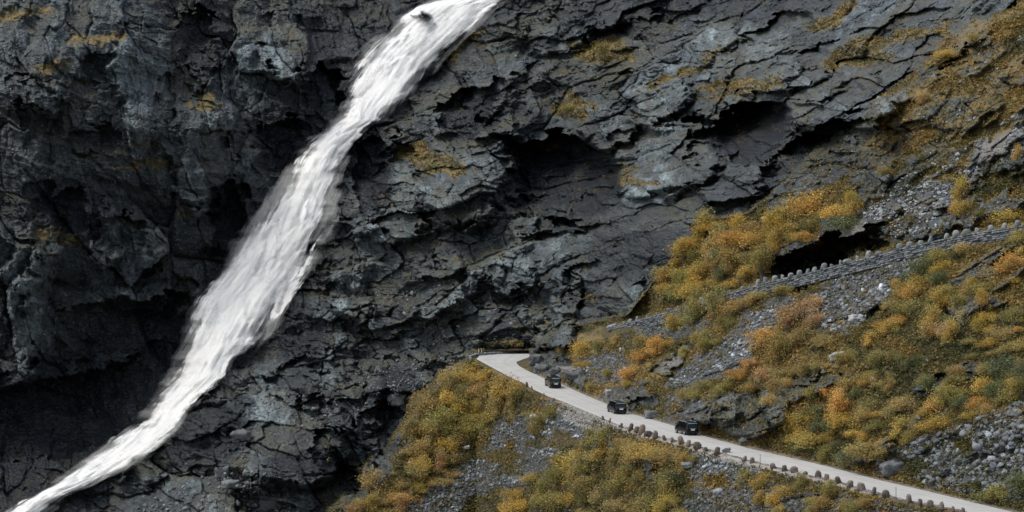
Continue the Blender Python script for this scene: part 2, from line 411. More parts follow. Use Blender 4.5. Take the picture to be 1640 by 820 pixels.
# colour masks (what the ground is made of, where it is wet and where recess shade is painted, where moss grows)
def blobs(lst, warp=1.0):
    m = np.zeros_like(U)
    for (cu, cv, a, b, rot) in lst:
        r = math.radians(rot); du = wu - cu; dv = -(wv - cv)
        p = (du * math.cos(r) + dv * math.sin(r)) / a; q = (-du * math.sin(r) + dv * math.cos(r)) / b
        m = np.maximum(m, 1 - (p * p + q * q))
    return np.clip(m, 0, 1)
OCHRE = [(150, 56, 50, 14, 8), (85, 105, 40, 12, 8), (330, 165, 30, 14, 20), (220, 275, 50, 12, 5), (100, 388, 38, 16, 5), (290, 335, 26, 10, 10), (965, 82, 55, 24, 0), (1100, 115, 90, 12, 22), (1190, 140, 80, 12, 15),
         (920, 170, 40, 22, 20), (1375, 85, 50, 22, 20), (1450, 60, 90, 14, 17), (1560, 70, 90, 30, 25), (1500, 140, 80, 30, 30), (1600, 110, 80, 30, 28), (1440, 210, 70, 26, 30), (1560, 180, 100, 26, 32), (1380, 90, 60, 26, 20), (800, 555, 50, 9, 0), (845, 515, 20, 5, 0),
         (1020, 290, 60, 8, -10), (960, 480, 30, 10, 0), (40, 20, 60, 20, 0), (240, 230, 30, 10, 0), (1330, 20, 60, 12, 20), (760, 70, 40, 8, 25), (700, 262, 60, 20, 0), (650, 240, 30, 20, 0), (860, 240, 30, 10, 10)]
WET_SHADE = [(120, 640, 190, 110, 5), (250, 540, 130, 70, 0), (470, 240, 70, 120, 10), (520, 110, 50, 110, 0), (370, 350, 50, 90, 0), (590, 280, 50, 70, 0), (900, 290, 110, 80, 0), (1190, 215, 90, 50, 8), (1310, 225, 80, 34, 20),
       (330, 60, 40, 90, 0), (130, 330, 80, 70, 0), (750, 180, 60, 40, 20), (330, 690, 90, 60, 35), (470, 530, 60, 70, 30), (1320, 405, 110, 30, 17), (640, 640, 60, 60, 0), (500, 760, 90, 50, 0), (40, 760, 120, 60, 0)]  # wet stains by the fall, plus shade painted over caves and overhangs
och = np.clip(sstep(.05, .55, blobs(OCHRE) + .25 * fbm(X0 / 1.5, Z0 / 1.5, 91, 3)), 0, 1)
wet = np.clip(sstep(.0, .6, blobs(WET_SHADE) + .3 * fbm(X0 / 2.5, Z0 / 4.5, 92, 4)), 0, 1)  # mask mixes real wetness with painted recess shade
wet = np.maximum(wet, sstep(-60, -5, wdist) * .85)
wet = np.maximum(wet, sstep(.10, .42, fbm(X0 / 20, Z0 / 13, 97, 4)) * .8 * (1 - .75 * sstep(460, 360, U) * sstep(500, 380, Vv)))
GOLD = [(1560, 60, 120, 50, 25), (1450, 60, 90, 24, 18), (1500, 150, 120, 50, 30), (1610, 150, 80, 60, 30), (1440, 225, 80, 30, 30), (1560, 230, 100, 40, 32), (1600, 330, 60, 30, 0), (1520, 330, 50, 30, 0), (1230, 385, 150, 50, 15), (1560, 450, 120, 70, 15), (1330, 640, 80, 50, 0), (1290, 590, 80, 40, 15), (1240, 560, 70, 60, 30), (760, 620, 90, 40, -20), (640, 790, 90, 30, 20), (1000, 600, 80, 40, 20), (930, 560, 60, 30, 20), (1050, 720, 60, 30, 0)]
gold = sstep(0, .5, blobs(GOLD))
greys = [(1395, 355, 70, 20, 22), (1480, 310, 70, 20, 28), (1600, 230, 80, 22, 35), (1230, 505, 40, 8, 35), (1190, 560, 34, 12, 40), (1150, 590, 40, 8, 35), (1072, 574, 36, 13, 38), (1085, 612, 30, 7, 30), (1400, 470, 30, 16, 0), (1150, 735, 36, 12, 20), (900, 690, 60, 30, 30), (840, 780, 50, 20, 30), (905, 600, 30, 16, 0)]
pale = blobs(greys)
strip = (1 - sstep(6, 16 , Vv - rl)) * (Vv > rl - 2) * sstep(860, 930, U) * (1 - sstep(1330, 1460, U)) * (fbm(X0 / 1.5, Z0 / 1.5, 93, 3) > -.35)
strip = np.maximum(strip, in_poly(zu, zv, [(895, 640), (975, 672), (1000, 690), (950, 700), (905, 672)]) * .9)
verge = isB * (U > 855) * np.exp(-np.clip(rr - Vv, 0, 99) / 6.0) * (Vv < rr + 1)
M1 = np.stack([np.where(isB, vb, 0), np.where(isB, sb, 0), np.where(isB, wet * .3 * rb, wet)], -1)  # wet also carries the painted recess shade
M2 = np.stack([och * (1 - vb * isB), np.clip(np.maximum(pale * .8, 0), 0, 1), np.clip(np.maximum(strip, verge * .5) * isB, 0, 1)], -1)
me = quick_mesh("mountainside", Pm.reshape(-1, 3), grid_faces(NV, NU))
M3 = np.stack([np.clip(dry + .5 * fbm(X0 / 3, Z0 / 3, 95, 4) * (dry > 0), 0, 1) * (1 - wet * .6), np.clip(.47 + tone_ * .85, 0, 1), gold * isB], -1)
vcol(me, "dryness", M3.reshape(-1, 3))
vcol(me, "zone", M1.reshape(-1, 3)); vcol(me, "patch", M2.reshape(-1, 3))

# ------------------------------------------------------------------ node helpers
def new_mat(name, rough=0.8, spec=0.3):
    m = bpy.data.materials.new(name); m.use_nodes = True
    nt = m.node_tree; b = nt.nodes["Principled BSDF"]
    b.inputs["Roughness"].default_value = rough
    b.inputs["Specular IOR Level"].default_value = spec
    return m, nt, b
def N(nt, t, **kw):
    n = nt.nodes.new(t)
    for k, v in kw.items(): setattr(n, k, v)
    return n
def setin(nt, node, name, val):
    if hasattr(val, "is_output"): nt.links.new(val, node.inputs[name])
    else: node.inputs[name].default_value = val
def noise(nt, vec, scale, detail=4, rough=.55, dist=0.0):
    n = N(nt, "ShaderNodeTexNoise"); n.inputs["Scale"].default_value = scale; n.inputs["Detail"].default_value = detail
    n.inputs["Roughness"].default_value = rough; n.inputs["Distortion"].default_value = dist
    if vec is not None: nt.links.new(vec, n.inputs["Vector"])
    return n.outputs["Fac"]
def ramp(nt, fac, stops):
    r = N(nt, "ShaderNodeValToRGB"); el = r.color_ramp.elements
    while len(el) < len(stops): el.new(0.5)
    for e, (p, c) in zip(el, stops):
        e.position = p; e.color = (c, c, c, 1) if isinstance(c, (int, float)) else (*c, 1)
    nt.links.new(fac, r.inputs[0]); return r.outputs["Color"]
def mix(nt, fac, a, b, mode='MIX'):
    m = N(nt, "ShaderNodeMix", data_type='RGBA', blend_type=mode)
    for i, val in ((0, fac), (6, a), (7, b)):
        if hasattr(val, "is_output"): nt.links.new(val, m.inputs[i])
        elif i == 0: m.inputs[0].default_value = val
        else: m.inputs[i].default_value = (*val, 1)
    return m.outputs[2]
def mth(nt, op, a, b=0.0, clamp=False):
    m = N(nt, "ShaderNodeMath", operation=op); m.use_clamp = clamp
    for i, val in ((0, a), (1, b)):
        if hasattr(val, "is_output"): nt.links.new(val, m.inputs[i])
        else: m.inputs[i].default_value = val
    return m.outputs[0]
def mapping(nt, vec, scale=(1, 1, 1), rot=(0, 0, 0)):
    m = N(nt, "ShaderNodeMapping"); m.inputs["Scale"].default_value = scale; m.inputs["Rotation"].default_value = rot
    nt.links.new(vec, m.inputs["Vector"]); return m.outputs[0]
def bump(nt, h, strength, dist, b):
    n = N(nt, "ShaderNodeBump"); n.inputs["Strength"].default_value = strength; n.inputs["Distance"].default_value = dist
    nt.links.new(h, n.inputs["Height"]); nt.links.new(n.outputs[0], b.inputs["Normal"])

# ------------------------------------------------------------------ mountainside material
def mountain_material():
    m, nt, b = new_mat("mountain_rock", .7, .45)
    geo = N(nt, "ShaderNodeNewGeometry"); pos = geo.outputs["Position"]
    zone = N(nt, "ShaderNodeAttribute", attribute_name="zone"); zs = N(nt, "ShaderNodeSeparateColor"); nt.links.new(zone.outputs["Color"], zs.inputs[0])
    pat = N(nt, "ShaderNodeAttribute", attribute_name="patch"); ps = N(nt, "ShaderNodeSeparateColor"); nt.links.new(pat.outputs["Color"], ps.inputs[0])
    veg, scr, wet_shade = zs.outputs[0], zs.outputs[1], zs.outputs[2]
    och, pal, grav = ps.outputs[0], ps.outputs[1], ps.outputs[2]
    # rock colour
    n1 = noise(nt, pos, .09, 6, .6, .6); n2 = noise(nt, pos, .6, 6, .65, .4); n3 = noise(nt, pos, 2.6, 5, .7)
    rockc = mix(nt, ramp(nt, n1, [(.3, 0), (.7, 1)]), (.034, .046, .053), (.072, .092, .101))
    rockc = mix(nt, ramp(nt, n2, [(.35, 0), (.68, 1)]), rockc, (.106, .138, .147))
    rockc = mix(nt, ramp(nt, n3, [(.3, .55), (.72, 0)]), rockc, (.03, .035, .042))
    dr = N(nt, "ShaderNodeAttribute", attribute_name="dryness"); ds = N(nt, "ShaderNodeSeparateColor"); nt.links.new(dr.outputs["Color"], ds.inputs[0])
    rockc = mix(nt, mth(nt, 'MULTIPLY', ds.outputs[0], .65), rockc, mix(nt, n2, (.115, .146, .156), (.20, .242, .252)))
    rockc = mix(nt, 1.0, rockc, ramp(nt, ds.outputs[1], [(0, .30), (.45, .85), (.75, 1.5), (1, 2.3)]), 'MULTIPLY')
    # vertical stains
    st = noise(nt, mapping(nt, pos, (.55, .12, .05)), 1.0, 5, .6, .3)
    rockc = mix(nt, ramp(nt, st, [(.42, .0), (.62, .75)]), rockc, (.035, .040, .050))
    n5 = noise(nt, pos, 1.1, 8, .78, .2); rockc = mix(nt, 1.0, rockc, ramp(nt, n5, [(.36, .35), (.5, .95), (.64, 1.75)]), 'MULTIPLY')
    # faint brown iron tint
    br = noise(nt, mapping(nt, pos, (.2, .2, .35)), 1.0, 4, .6)
    rockc = mix(nt, ramp(nt, br, [(.55, .0), (.75, .30)]), rockc, (.09, .08, .064))
    # pale lichen crusts and white specks that paint wet glints
    li = noise(nt, pos, 1.7, 7, .8); rockc = mix(nt, ramp(nt, li, [(.60, 0), (.70, .55)]), rockc, (.25, .29, .30))
    vor = N(nt, "ShaderNodeTexVoronoi"); vor.inputs["Scale"].default_value = 1.05; nt.links.new(pos, vor.inputs["Vector"])
    spk = ramp(nt, vor.outputs["Distance"], [(.09, 1), (.17, 0)])
    spk = mth(nt, 'MULTIPLY', spk, ramp(nt, noise(nt, pos, .16, 3), [(.48, 0), (.6, .95)]))
    rockc = mix(nt, spk, rockc, (.62, .68, .70))
    rockc = mix(nt, mth(nt, 'MULTIPLY', wet_shade, .85), rockc, (.011, .0145, .021))  # near-black for wet rock and for shade painted into the recesses
    rockc = mix(nt, mth(nt, 'MULTIPLY', pal, .8), rockc, mix(nt, n2, (.46, .42, .39), (.27, .26, .25)))
    # moss on ledges: grows where the rock is flat enough
    sep = N(nt, "ShaderNodeSeparateXYZ"); nt.links.new(geo.outputs["True Normal"], sep.inputs[0])
    mo = mth(nt, 'ADD', sep.outputs[2], mth(nt, 'MULTIPLY', noise(nt, pos, .35, 5, .65), .9))
    mossf = mth(nt, 'MULTIPLY', ramp(nt, mo, [(.98, 0), (1.25, .6)]), ramp(nt, noise(nt, pos, .07, 3), [(.40, .1), (.6, 1)]))
    mossf = mth(nt, 'MULTIPLY', mossf, mth(nt, 'SUBTRACT', 1.0, mth(nt, 'MULTIPLY', wet_shade, .8)))
    mossc = mix(nt, ramp(nt, noise(nt, pos, .5, 4), [(.4, 0), (.62, 1)]), (.045, .055, .020), (.12, .085, .028))
    col = mix(nt, mossf, rockc, mossc)
    ochc = mix(nt, ramp(nt, noise(nt, pos, .45, 5, .7), [(.4, 0), (.6, 1)]), (.075, .072, .024), (.26, .165, .045))
    of = mth(nt, 'MULTIPLY', och, ramp(nt, mth(nt, 'ADD', mth(nt, 'MULTIPLY', sep.outputs[2], .35), noise(nt, pos, 1.1, 6, .7)), [(.42, 0), (.58, .9)]))
    col = mix(nt, of, col, ochc)
    # heath / soil on the near hillside
    g1 = noise(nt, mapping(nt, pos, (.10, .10, .28)), 1.0, 6, .65, .5); g2 = noise(nt, pos, 1.5, 6, .7)
    heath = mix(nt, ramp(nt, g1, [(.32, 0), (.5, .5), (.68, 1)]), (.055, .055, .022), (.19, .135, .045))
    heath = mix(nt, ramp(nt, g2, [(.35, .75), (.62, 0)]), heath, (.022, .020, .012))
    heath = mix(nt, ramp(nt, noise(nt, pos, .55, 4, .6), [(.56, 0), (.68, .6)]), heath, (.22, .105, .032))
    heath = mix(nt, mth(nt, 'MULTIPLY', ds.outputs[2], .75), heath, mix(nt, g2, (.12, .095, .035), (.36, .25, .085)))
    col = mix(nt, veg, col, heath)
    # scree bed and gravel
    sc = mix(nt, ramp(nt, noise(nt, pos, 2.2, 5, .7), [(.35, 0), (.7, 1)]), (.03, .033, .036), (.16, .17, .175))
    col = mix(nt, scr, col, sc)
    gv = mix(nt, ramp(nt, noise(nt, pos, 2.5, 6, .75), [(.38, 0), (.62, 1)]), (.14, .12, .095), (.48, .45, .41))
    col = mix(nt, grav, col, gv)
    nt.links.new(col, b.inputs["Base Color"])
    rr_ = mth(nt, 'SUBTRACT', mth(nt, 'ADD', .52, mth(nt, 'MULTIPLY', veg, .35)), mth(nt, 'MULTIPLY', wet_shade, .26)); nt.links.new(rr_, b.inputs["Roughness"])
    hb = mth(nt, 'ADD', noise(nt, mapping(nt, pos, (.8, .8, 2.2), (0, -.35, 0)), 1.2, 8, .72), mth(nt, 'MULTIPLY', noise(nt, pos, 5, 4, .7), .3))
    vb1 = N(nt, "ShaderNodeTexVoronoi", distance='CHEBYCHEV'); vb1.inputs["Scale"].default_value = 1.0; nt.links.new(mapping(nt, pos, (.9, .6, 1.7), (0, -.3, 0)), vb1.inputs["Vector"])
    vb2 = N(nt, "ShaderNodeTexVoronoi", distance='CHEBYCHEV'); vb2.inputs["Scale"].default_value = 2.6; nt.links.new(mapping(nt, pos, (.9, .6, 1.8), (0, -.3, 0)), vb2.inputs["Vector"])
    hb = mth(nt, 'ADD', mth(nt, 'MULTIPLY', hb, .55), mth(nt, 'ADD', mth(nt, 'MULTIPLY', vb1.outputs["Distance"], -.8), mth(nt, 'MULTIPLY', vb2.outputs["Distance"], -.35)))
    bump(nt, hb, 1.0, .75, b)
    return m
MOUNT = mountain_material()
mo_ = link("mountainside", me, MOUNT)
tag(mo_, "dark wet rock cliffs and heathy autumn slopes", None, None, "structure")

# valley floor sheet, out to the horizon
def valley():
    m, nt, b = new_mat("valley_ground", .9)
    geo = N(nt, "ShaderNodeNewGeometry")
    c = mix(nt, ramp(nt, noise(nt, geo.outputs["Position"], .02, 5), [(.4, 0), (.6, 1)]), (.04, .05, .02), (.10, .10, .07))
    nt.links.new(c, b.inputs["Base Color"])
    n = 60; g = np.linspace(-6000, 6000, n); A, B = np.meshgrid(g, g)
    Z = -112 + fbm(A / 700, B / 700, 3, 3) * 12 - sstep(-200, -3000, B) * 60
    me = quick_mesh("ground", np.stack([A, B, Z], -1).reshape(-1, 3), grid_faces(n, n)[:, ::-1])
    tag(link("ground", me, m), kind="structure")
valley()

# ------------------------------------------------------------------ road
def road_material():
    m, nt, b = new_mat("worn_pale_asphalt", .85, .25)
    geo = N(nt, "ShaderNodeNewGeometry"); pos = geo.outputs["Position"]
    c = mix(nt, ramp(nt, noise(nt, pos, .25, 5, .6), [(.3, 0), (.7, 1)]), (.37, .365, .35), (.46, .455, .435))
    c = mix(nt, ramp(nt, noise(nt, pos, 6, 4, .7), [(.35, .25), (.7, 0)]), c, (.28, .275, .26))
    t = N(nt, "ShaderNodeAttribute", attribute_name="across"); s = N(nt, "ShaderNodeSeparateColor"); nt.links.new(t.outputs["Color"], s.inputs[0])
    tr = ramp(nt, s.outputs[0], [(0, .0), (.12, 0), (.22, .8), (.32, 0), (.38, .6), (.46, 0), (.56, .0), (.64, .8), (.74, 0), (.86, .5)])
    c = mix(nt, mth(nt, 'MULTIPLY', tr, noise(nt, mapping(nt, pos, (1, .1, 1)), .8, 4)), c, (.30, .30, .29))
    edge = ramp(nt, s.outputs[0], [(0, 1), (.035, 0), (.965, 0), (1, 1)])
    c = mix(nt, mth(nt, 'MULTIPLY', edge, .7), c, (.55, .53, .49))
    nt.links.new(c, b.inputs["Base Color"])
    bump(nt, noise(nt, pos, 9, 5, .7), .3, .03, b)
    return m
ROADM = road_material()
lowu = line([(y, x) for x, y in ROAD_LOW])
upu = line([(565, 850), (571, 850), (575, 838), (580, 826), (586, 831), (594, 845), (605, 869), (615, 898), (632, 935), (661, 1005), (682, 1079), (697, 1122), (718, 1199), (741, 1300), (751, 1340), (769, 1408), (788, 1490), (817, 1609), (864, 1800), (900, 1900)])
rows = np.concatenate([np.arange(566, 575, .75), np.arange(575, 870, 1.5)])
NC = 13
RV = []; RA = []
for r in rows:
    ul = lowu(r) if r >= 575 else 763 + (575 - r) * 1.0
    uu = upu(r)
    t = np.linspace(0, 1, NC)
    d = ROAD_D(r)
    q = P(ul + (uu - ul) * t, np.full(NC, r), np.full(NC, d))
    q[:, 2] += 0.06 * np.sin(np.pi * t) 
    RV.append(q); RA.append(np.stack([t, t * 0, t * 0], -1))
rme = quick_mesh("road", np.concatenate(RV), grid_faces(len(rows), NC))
vcol(rme, "across", np.concatenate(RA))
for p in rme.polygons: p.use_smooth = True
tag(link("road", rme, ROADM), "pale worn mountain road running down from the hairpin", None, None, "structure")

# upper road surface, behind its guard wall
ucs = np.linspace(850, 1900, 90); URV = []
for u in ucs:
    d = UP_D(u); vb_ = vU(u)
    p0 = P(u, vb_, d)
    du = np.array([P(u + 5, vU(u + 5), UP_D(u + 5)) - P(u - 5, vU(u - 5), UP_D(u - 5))])[0]
    nrm = np.array([-du[1], du[0], 0]); nrm /= np.linalg.norm(nrm)
    if nrm[1] < 0: nrm = -nrm
    for t in np.linspace(.3, 6.2, 6): URV.append(p0 + nrm * t + np.array([0, 0, -.25]))
ume = quick_mesh("upper_road", np.array(URV), grid_faces(90, 6))
vcol(ume, "across", np.tile(np.stack([np.linspace(0, 1, 6)] + [np.zeros(6)] * 2, -1), (90, 1)))
tag(link("upper_road", ume, ROADM), "upper leg of the mountain road behind its stone guard wall", None, None, "structure")

# ------------------------------------------------------------------ waterfall
def water_material(name, lo, hi, seed, core=1.0, k=3.4, mid_=1.5):
    m, nt, b = new_mat(name, .55, .3)
    at = N(nt, "ShaderNodeAttribute", attribute_name="flow"); s = N(nt, "ShaderNodeSeparateColor"); nt.links.new(at.outputs["Color"], s.inputs[0])
    t, sv, w = s.outputs[0], s.outputs[1], s.outputs[2]          # across 0..1, along (m/100), metres across /100
    cmb = N(nt, "ShaderNodeCombineXYZ"); nt.links.new(mth(nt, 'MULTIPLY', w, 100.0), cmb.inputs[0]); nt.links.new(mth(nt, 'MULTIPLY', sv, 100.0), cmb.inputs[1]); cmb.inputs[2].default_value = seed
    v = cmb.outputs[0]
    st = noise(nt, mapping(nt, v, (1.1, .13, 1)), 1.0, 6, .62, .6)
    st2 = noise(nt, mapping(nt, v, (.28, .10, 1)), 1.0, 5, .6, .8)
    fine = noise(nt, mapping(nt, v, (3.2, .35, 1)), 1.0, 4, .6, .3)
    sm = mth(nt, 'ADD', mth(nt, 'MULTIPLY', st, .45), mth(nt, 'ADD', mth(nt, 'MULTIPLY', st2, .4), mth(nt, 'MULTIPLY', fine, .15)))
    c = mix(nt, ramp(nt, sm, [(.36, 0), (.44, .5), (.54, 1)]), (.57, .61, .64), (.93, .915, .88))  # greyer thin water, with shade painted between the strands
    nt.links.new(c, b.inputs["Base Color"])
    # alpha: ragged at both edges, thinner in places
    tt = mth(nt, 'MULTIPLY', mth(nt, 'MULTIPLY', t, mth(nt, 'SUBTRACT', 1.0, t)), 4.0)     # 0 edge .. 1 middle
    e = mth(nt, 'ADD', mth(nt, 'MULTIPLY', tt, mid_), mth(nt, 'MULTIPLY', mth(nt, 'SUBTRACT', sm, .5), k))
    e = mth(nt, 'ADD', e, mth(nt, 'MULTIPLY', mth(nt, 'SUBTRACT', noise(nt, mapping(nt, v, (.22, .05, 1)), 1.0, 3, .5, .5), .5), 2.6))
    al = ramp(nt, e, [(lo, 0), (hi, core)])
    nt.links.new(al, b.inputs["Alpha"])
    b.inputs["Subsurface Weight"].default_value = .6; b.inputs["Subsurface Radius"].default_value = (1, 1, 1); b.inputs["Subsurface Scale"].default_value = 1.2
    bump(nt, sm, .5, .9, b)
    return m
def water_sheet(name, off, grow, mat, seed, parent=None, arc=1.0):
    vr = np.arange(-150, 960, 2.2); NT = 56
    L = np.interp(vr, WA[:, 0], WA[:, 1]); R = np.interp(vr, WA[:, 0], WA[:, 2])
    c = (L + R) / 2; cx = np.interp(vr, WA[:, 0], (WA[:, 1] + WA[:, 2]) / 2)
    t = np.linspace(0, 1, NT)
    jl = (vnoise(vr / 13, vr * 0, seed) - .5) * 12 + (vnoise(vr / 4, vr * 0, seed + 1) - .5) * 5
    jr = (vnoise(vr / 12, vr * 0, seed + 2) - .5) * 14 + (vnoise(vr / 4, vr * 0, seed + 3) - .5) * 5
    Lg = L - grow + jl; Rg = R + grow + jr
    UU = Lg[:, None] + (Rg - Lg)[:, None] * t[None]; VV = np.repeat(vr[:, None], NT, 1)
    d0 = Dsmooth(UU, VV)
    for _ in range(140):
        p = np.pad(d0, ((1, 1), (0, 0)), 'edge'); d0 = (p[:-2] + p[1:-1] + p[2:]) / 3
    for _ in range(8):
        p = np.pad(d0, ((0, 0), (1, 1)), 'edge'); d0 = (p[:, :-2] + p[:, 1:-1] + p[:, 2:]) / 3
    path = np.concatenate([[0], np.cumsum(np.hypot(np.diff(c), np.diff(vr)) * .132)])
    S = np.repeat(path[:, None], NT, 1); Wm = (UU - cx[:, None]) * .132
    lump = fbm(Wm / 2.2, S / 11, seed + 5, 3) * 1.9 + fbm(Wm / .8, S / 6, seed + 6, 3) * .6 + fbm(Wm / 5, S / 6, seed + 8, 2) * .6
    sw = S / 8.5 + fbm(Wm / 3.2, S / 16, seed + 9, 3) * 1.1; sw = sw - np.floor(sw)
    lump = lump + 1.5 * sstep(0, .18, sw) * (1 - sw) * (.4 + 1.2 * vnoise(Wm / 5, S / 9, seed + 12))
    dd = d0 - off - arc * 2.2 * np.sin(np.pi * t)[None] ** .8 - lump
    V = P(UU, VV, dd)
    me = quick_mesh(name, V.reshape(-1, 3), grid_faces(len(vr), NT))
    vcol(me, "flow", np.stack([np.repeat(t[None], len(vr), 0), S / 100, Wm / 100 + .5], -1).reshape(-1, 3))
    me.polygons.foreach_set("use_smooth", np.ones(len(me.polygons), bool))
    return link(name, me, mat, parent)
wf = water_sheet("waterfall", 1.6, 2, water_material("falling_water", .30, .95, 0.0, k=3.8, mid_=1.5), 201)
tag(wf, "long white silky waterfall pouring diagonally down the dark cliff", None, None, "structure")
w2 = water_sheet("water_veil", 2.8, 9, water_material("water_veil_thin", .8, 2.5, 7.3, core=.7), 301, wf, 1.3)
w3 = water_sheet("spray", 4.2, 22, water_material("water_spray", .35, 2.6, 15.1, core=.20, k=2.0), 401, wf, 1.5)

# ------------------------------------------------------------------ stones: shared helpers
random.seed(7); RNG = np.random.default_rng(11)
import bmesh
def hull(points):
    bm = bmesh.new()
    for p in points: bm.verts.new(p)
    bmesh.ops.convex_hull(bm, input=bm.verts)
    loose = [v for v in bm.verts if not v.link_faces]
    bmesh.ops.delete(bm, geom=loose, context='VERTS')
    bmesh.ops.triangulate(bm, faces=bm.faces[:])
    bm.verts.index_update()
    V = np.array([v.co[:] for v in bm.verts]); Fc = np.array([[v.index for v in f.verts] for f in bm.faces])
    bm.free(); return V, Fc
def rock_shape(n=18, sx=1, sy=1, sz=.6, power=3.2):
    d = RNG.normal(size=(n, 3)); d /= np.linalg.norm(d, axis=1)[:, None]
    k = (np.abs(d) ** power).sum(1) ** (-1 / power)
    return hull(d * k[:, None] * np.array([sx, sy, sz]) * RNG.uniform(.82, 1, (n, 1)))
ROCKS = [rock_shape(int(RNG.integers(12, 20)), 1, RNG.uniform(.6, .95), RNG.uniform(.3, .65)) for _ in range(14)]

def stone_material(name, a, b_, c=(.05, .05, .05), pertone=False, objcol=False, lichen=(.42, .43, .40)):
    m, nt, b = new_mat(name, .82, .25)
    geo = N(nt, "ShaderNodeNewGeometry"); pos = geo.outputs["Position"]
    col = mix(nt, ramp(nt, noise(nt, pos, 1.3, 6, .65, .4), [(.32, 0), (.68, 1)]), a, b_)
    col = mix(nt, ramp(nt, noise(nt, pos, 4.5, 5, .7), [(.36, .7), (.6, 0)]), col, c)
    col = mix(nt, ramp(nt, noise(nt, pos, 3.0, 6, .8), [(.6, 0), (.68, .5)]), col, lichen)
    if pertone:
        t = N(nt, "ShaderNodeAttribute", attribute_name="tone"); col = mix(nt, 1.0, col, t.outputs["Color"], 'MULTIPLY')
    if objcol:
        oi = N(nt, "ShaderNodeObjectInfo"); col = mix(nt, 1.0, col, oi.outputs["Color"], 'MULTIPLY')
    nt.links.new(col, b.inputs["Base Color"])
    bump(nt, noise(nt, pos, 3.5, 8, .75), .7, .12, b)
    return m
M_SCREE = stone_material("scree_stone", (.10, .112, .118), (.21, .225, .23), (.04, .043, .048), pertone=True)
M_BOULD = stone_material("boulder_stone", (.16, .17, .175), (.30, .31, .31), (.07, .07, .07), objcol=True)
M_GUARD = stone_material("guard_stone_lichen", (.17, .145, .125), (.30, .265, .235), (.07, .055, .045), objcol=True, lichen=(.45, .42, .36))
M_GUARDU = stone_material("guard_stone_grey", (.20, .225, .23), (.34, .36, .36), (.09, .09, .09), objcol=True)
M_WALL = stone_material("dry_stone", (.13, .145, .15), (.27, .285, .285), (.04, .04, .045), pertone=True)
M_KERB = stone_material("kerb_stone", (.16, .14, .12), (.30, .275, .25), (.06, .05, .04), pertone=True)

def scatter_rocks(name, places, label, mat=M_SCREE):
    """places: (n,) arrays of u, v, size px -> one mesh"""
    Vs, Fs, Ts = [], [], []; off = 0
    for (u, v, spx, tone) in places:
        V, Fc = ROCKS[RNG.integers(len(ROCKS))]
        d = Dat(u, v); s = spx * d / F
        a = RNG.uniform(0, 6.28); ca_, sa_ = math.cos(a), math.sin(a)
        W = V @ np.array([[ca_, sa_, 0], [-sa_, ca_, 0], [0, 0, 1]]) * s
        tx = math.radians(RNG.normal(30, 18)); ty = math.radians(RNG.normal(-20, 16))      # lie on the slope
        c_, s_ = math.cos(tx), math.sin(tx)
        W = np.stack([W[:, 0], W[:, 1] * c_ - W[:, 2] * s_, W[:, 1] * s_ + W[:, 2] * c_], -1)
        c_, s_ = math.cos(ty), math.sin(ty)
        W = np.stack([W[:, 0] * c_ + W[:, 2] * s_, W[:, 1], -W[:, 0] * s_ + W[:, 2] * c_], -1)
        p = P(u, v, d)
        Vs.append(W + p); Fs.append(Fc + off); off += len(V)
        Ts.append(np.repeat([[tone, tone * RNG.uniform(.97, 1.02), tone * RNG.uniform(.96, 1.06)]], len(V), 0))
    me = quick_mesh(name, np.concatenate(Vs), np.concatenate(Fs)); vcol(me, "tone", np.concatenate(Ts))
    return tag(link(name, me, mat), label, None, None, "stuff")

def poly_points(poly, n, near=True):
    a = np.array(poly); x0, y0 = a.min(0); x1, y1 = a.max(0)
    out = []
    while len(out) < n:
        u = RNG.uniform(max(x0, -60), min(x1, 1720), 400); v = RNG.uniform(max(y0, -40), min(y1, 850), 400)
        ok = in_poly(u, v, poly)
        out += list(zip(u[ok], v[ok]))
    return out[:n]

pl = []
counts_ = [1900, 900, 900, 2400, 1300, 800, 400, 500, 500]
sizes_ = [(2.6, 11), (1.8, 8.0), (1.2, 6), (1.0, 5.5), (1.2, 6.0), (1.2, 6), (1.2, 5), (1.2, 5), (1.2, 3.5)]
for p_, c_, (lo, hi) in zip(SCREE, counts_, sizes_):
    for (u, v) in poly_points(p_, c_):
        if maskat(screeB, u, v) and vL(u) + 3 < v or (maskat(screeB, u, v) and v < vR(u) - 5):
            s_ = lo + (hi - lo) * RNG.random() ** 3
            bright = RNG.uniform(.6, 1.6) * (1.75 if maskat(pale, u, v) > .15 else 1)
            if RNG.random() < .04: bright *= 1.9
            if maskat(strip, u, v) > .3: s_ = min(s_, 2.4) * .8; bright = RNG.uniform(1.7, 2.9)
            pl.append((u, v, s_, bright))
scatter_rocks("scree", pl, "grey broken scree stones lying on the slopes beside the road")
pl = []
for poly, n, lo, hi in (([(190, 830), (300, 770), (420, 745), (440, 790), (500, 830)], 420, 1.5, 7), ([(560, 610), (640, 575), (770, 566), (745, 610), (640, 650)], 300, 1.5, 5),
                        ([(620, 470), (760, 430), (860, 470), (840, 540), (700, 560)], 160, 1.5, 6), ([(420, 640), (560, 600), (640, 600), (600, 650), (480, 690)], 260, 1.2, 5), ([(850, 690), (960, 660), (1050, 720), (880, 820), (760, 820)], 120, 1, 3)):
    for (u, v) in poly_points(poly, n):
        pl.append((u, v, lo + (hi - lo) * RNG.random() ** 3, RNG.uniform(.7, 1.5)))
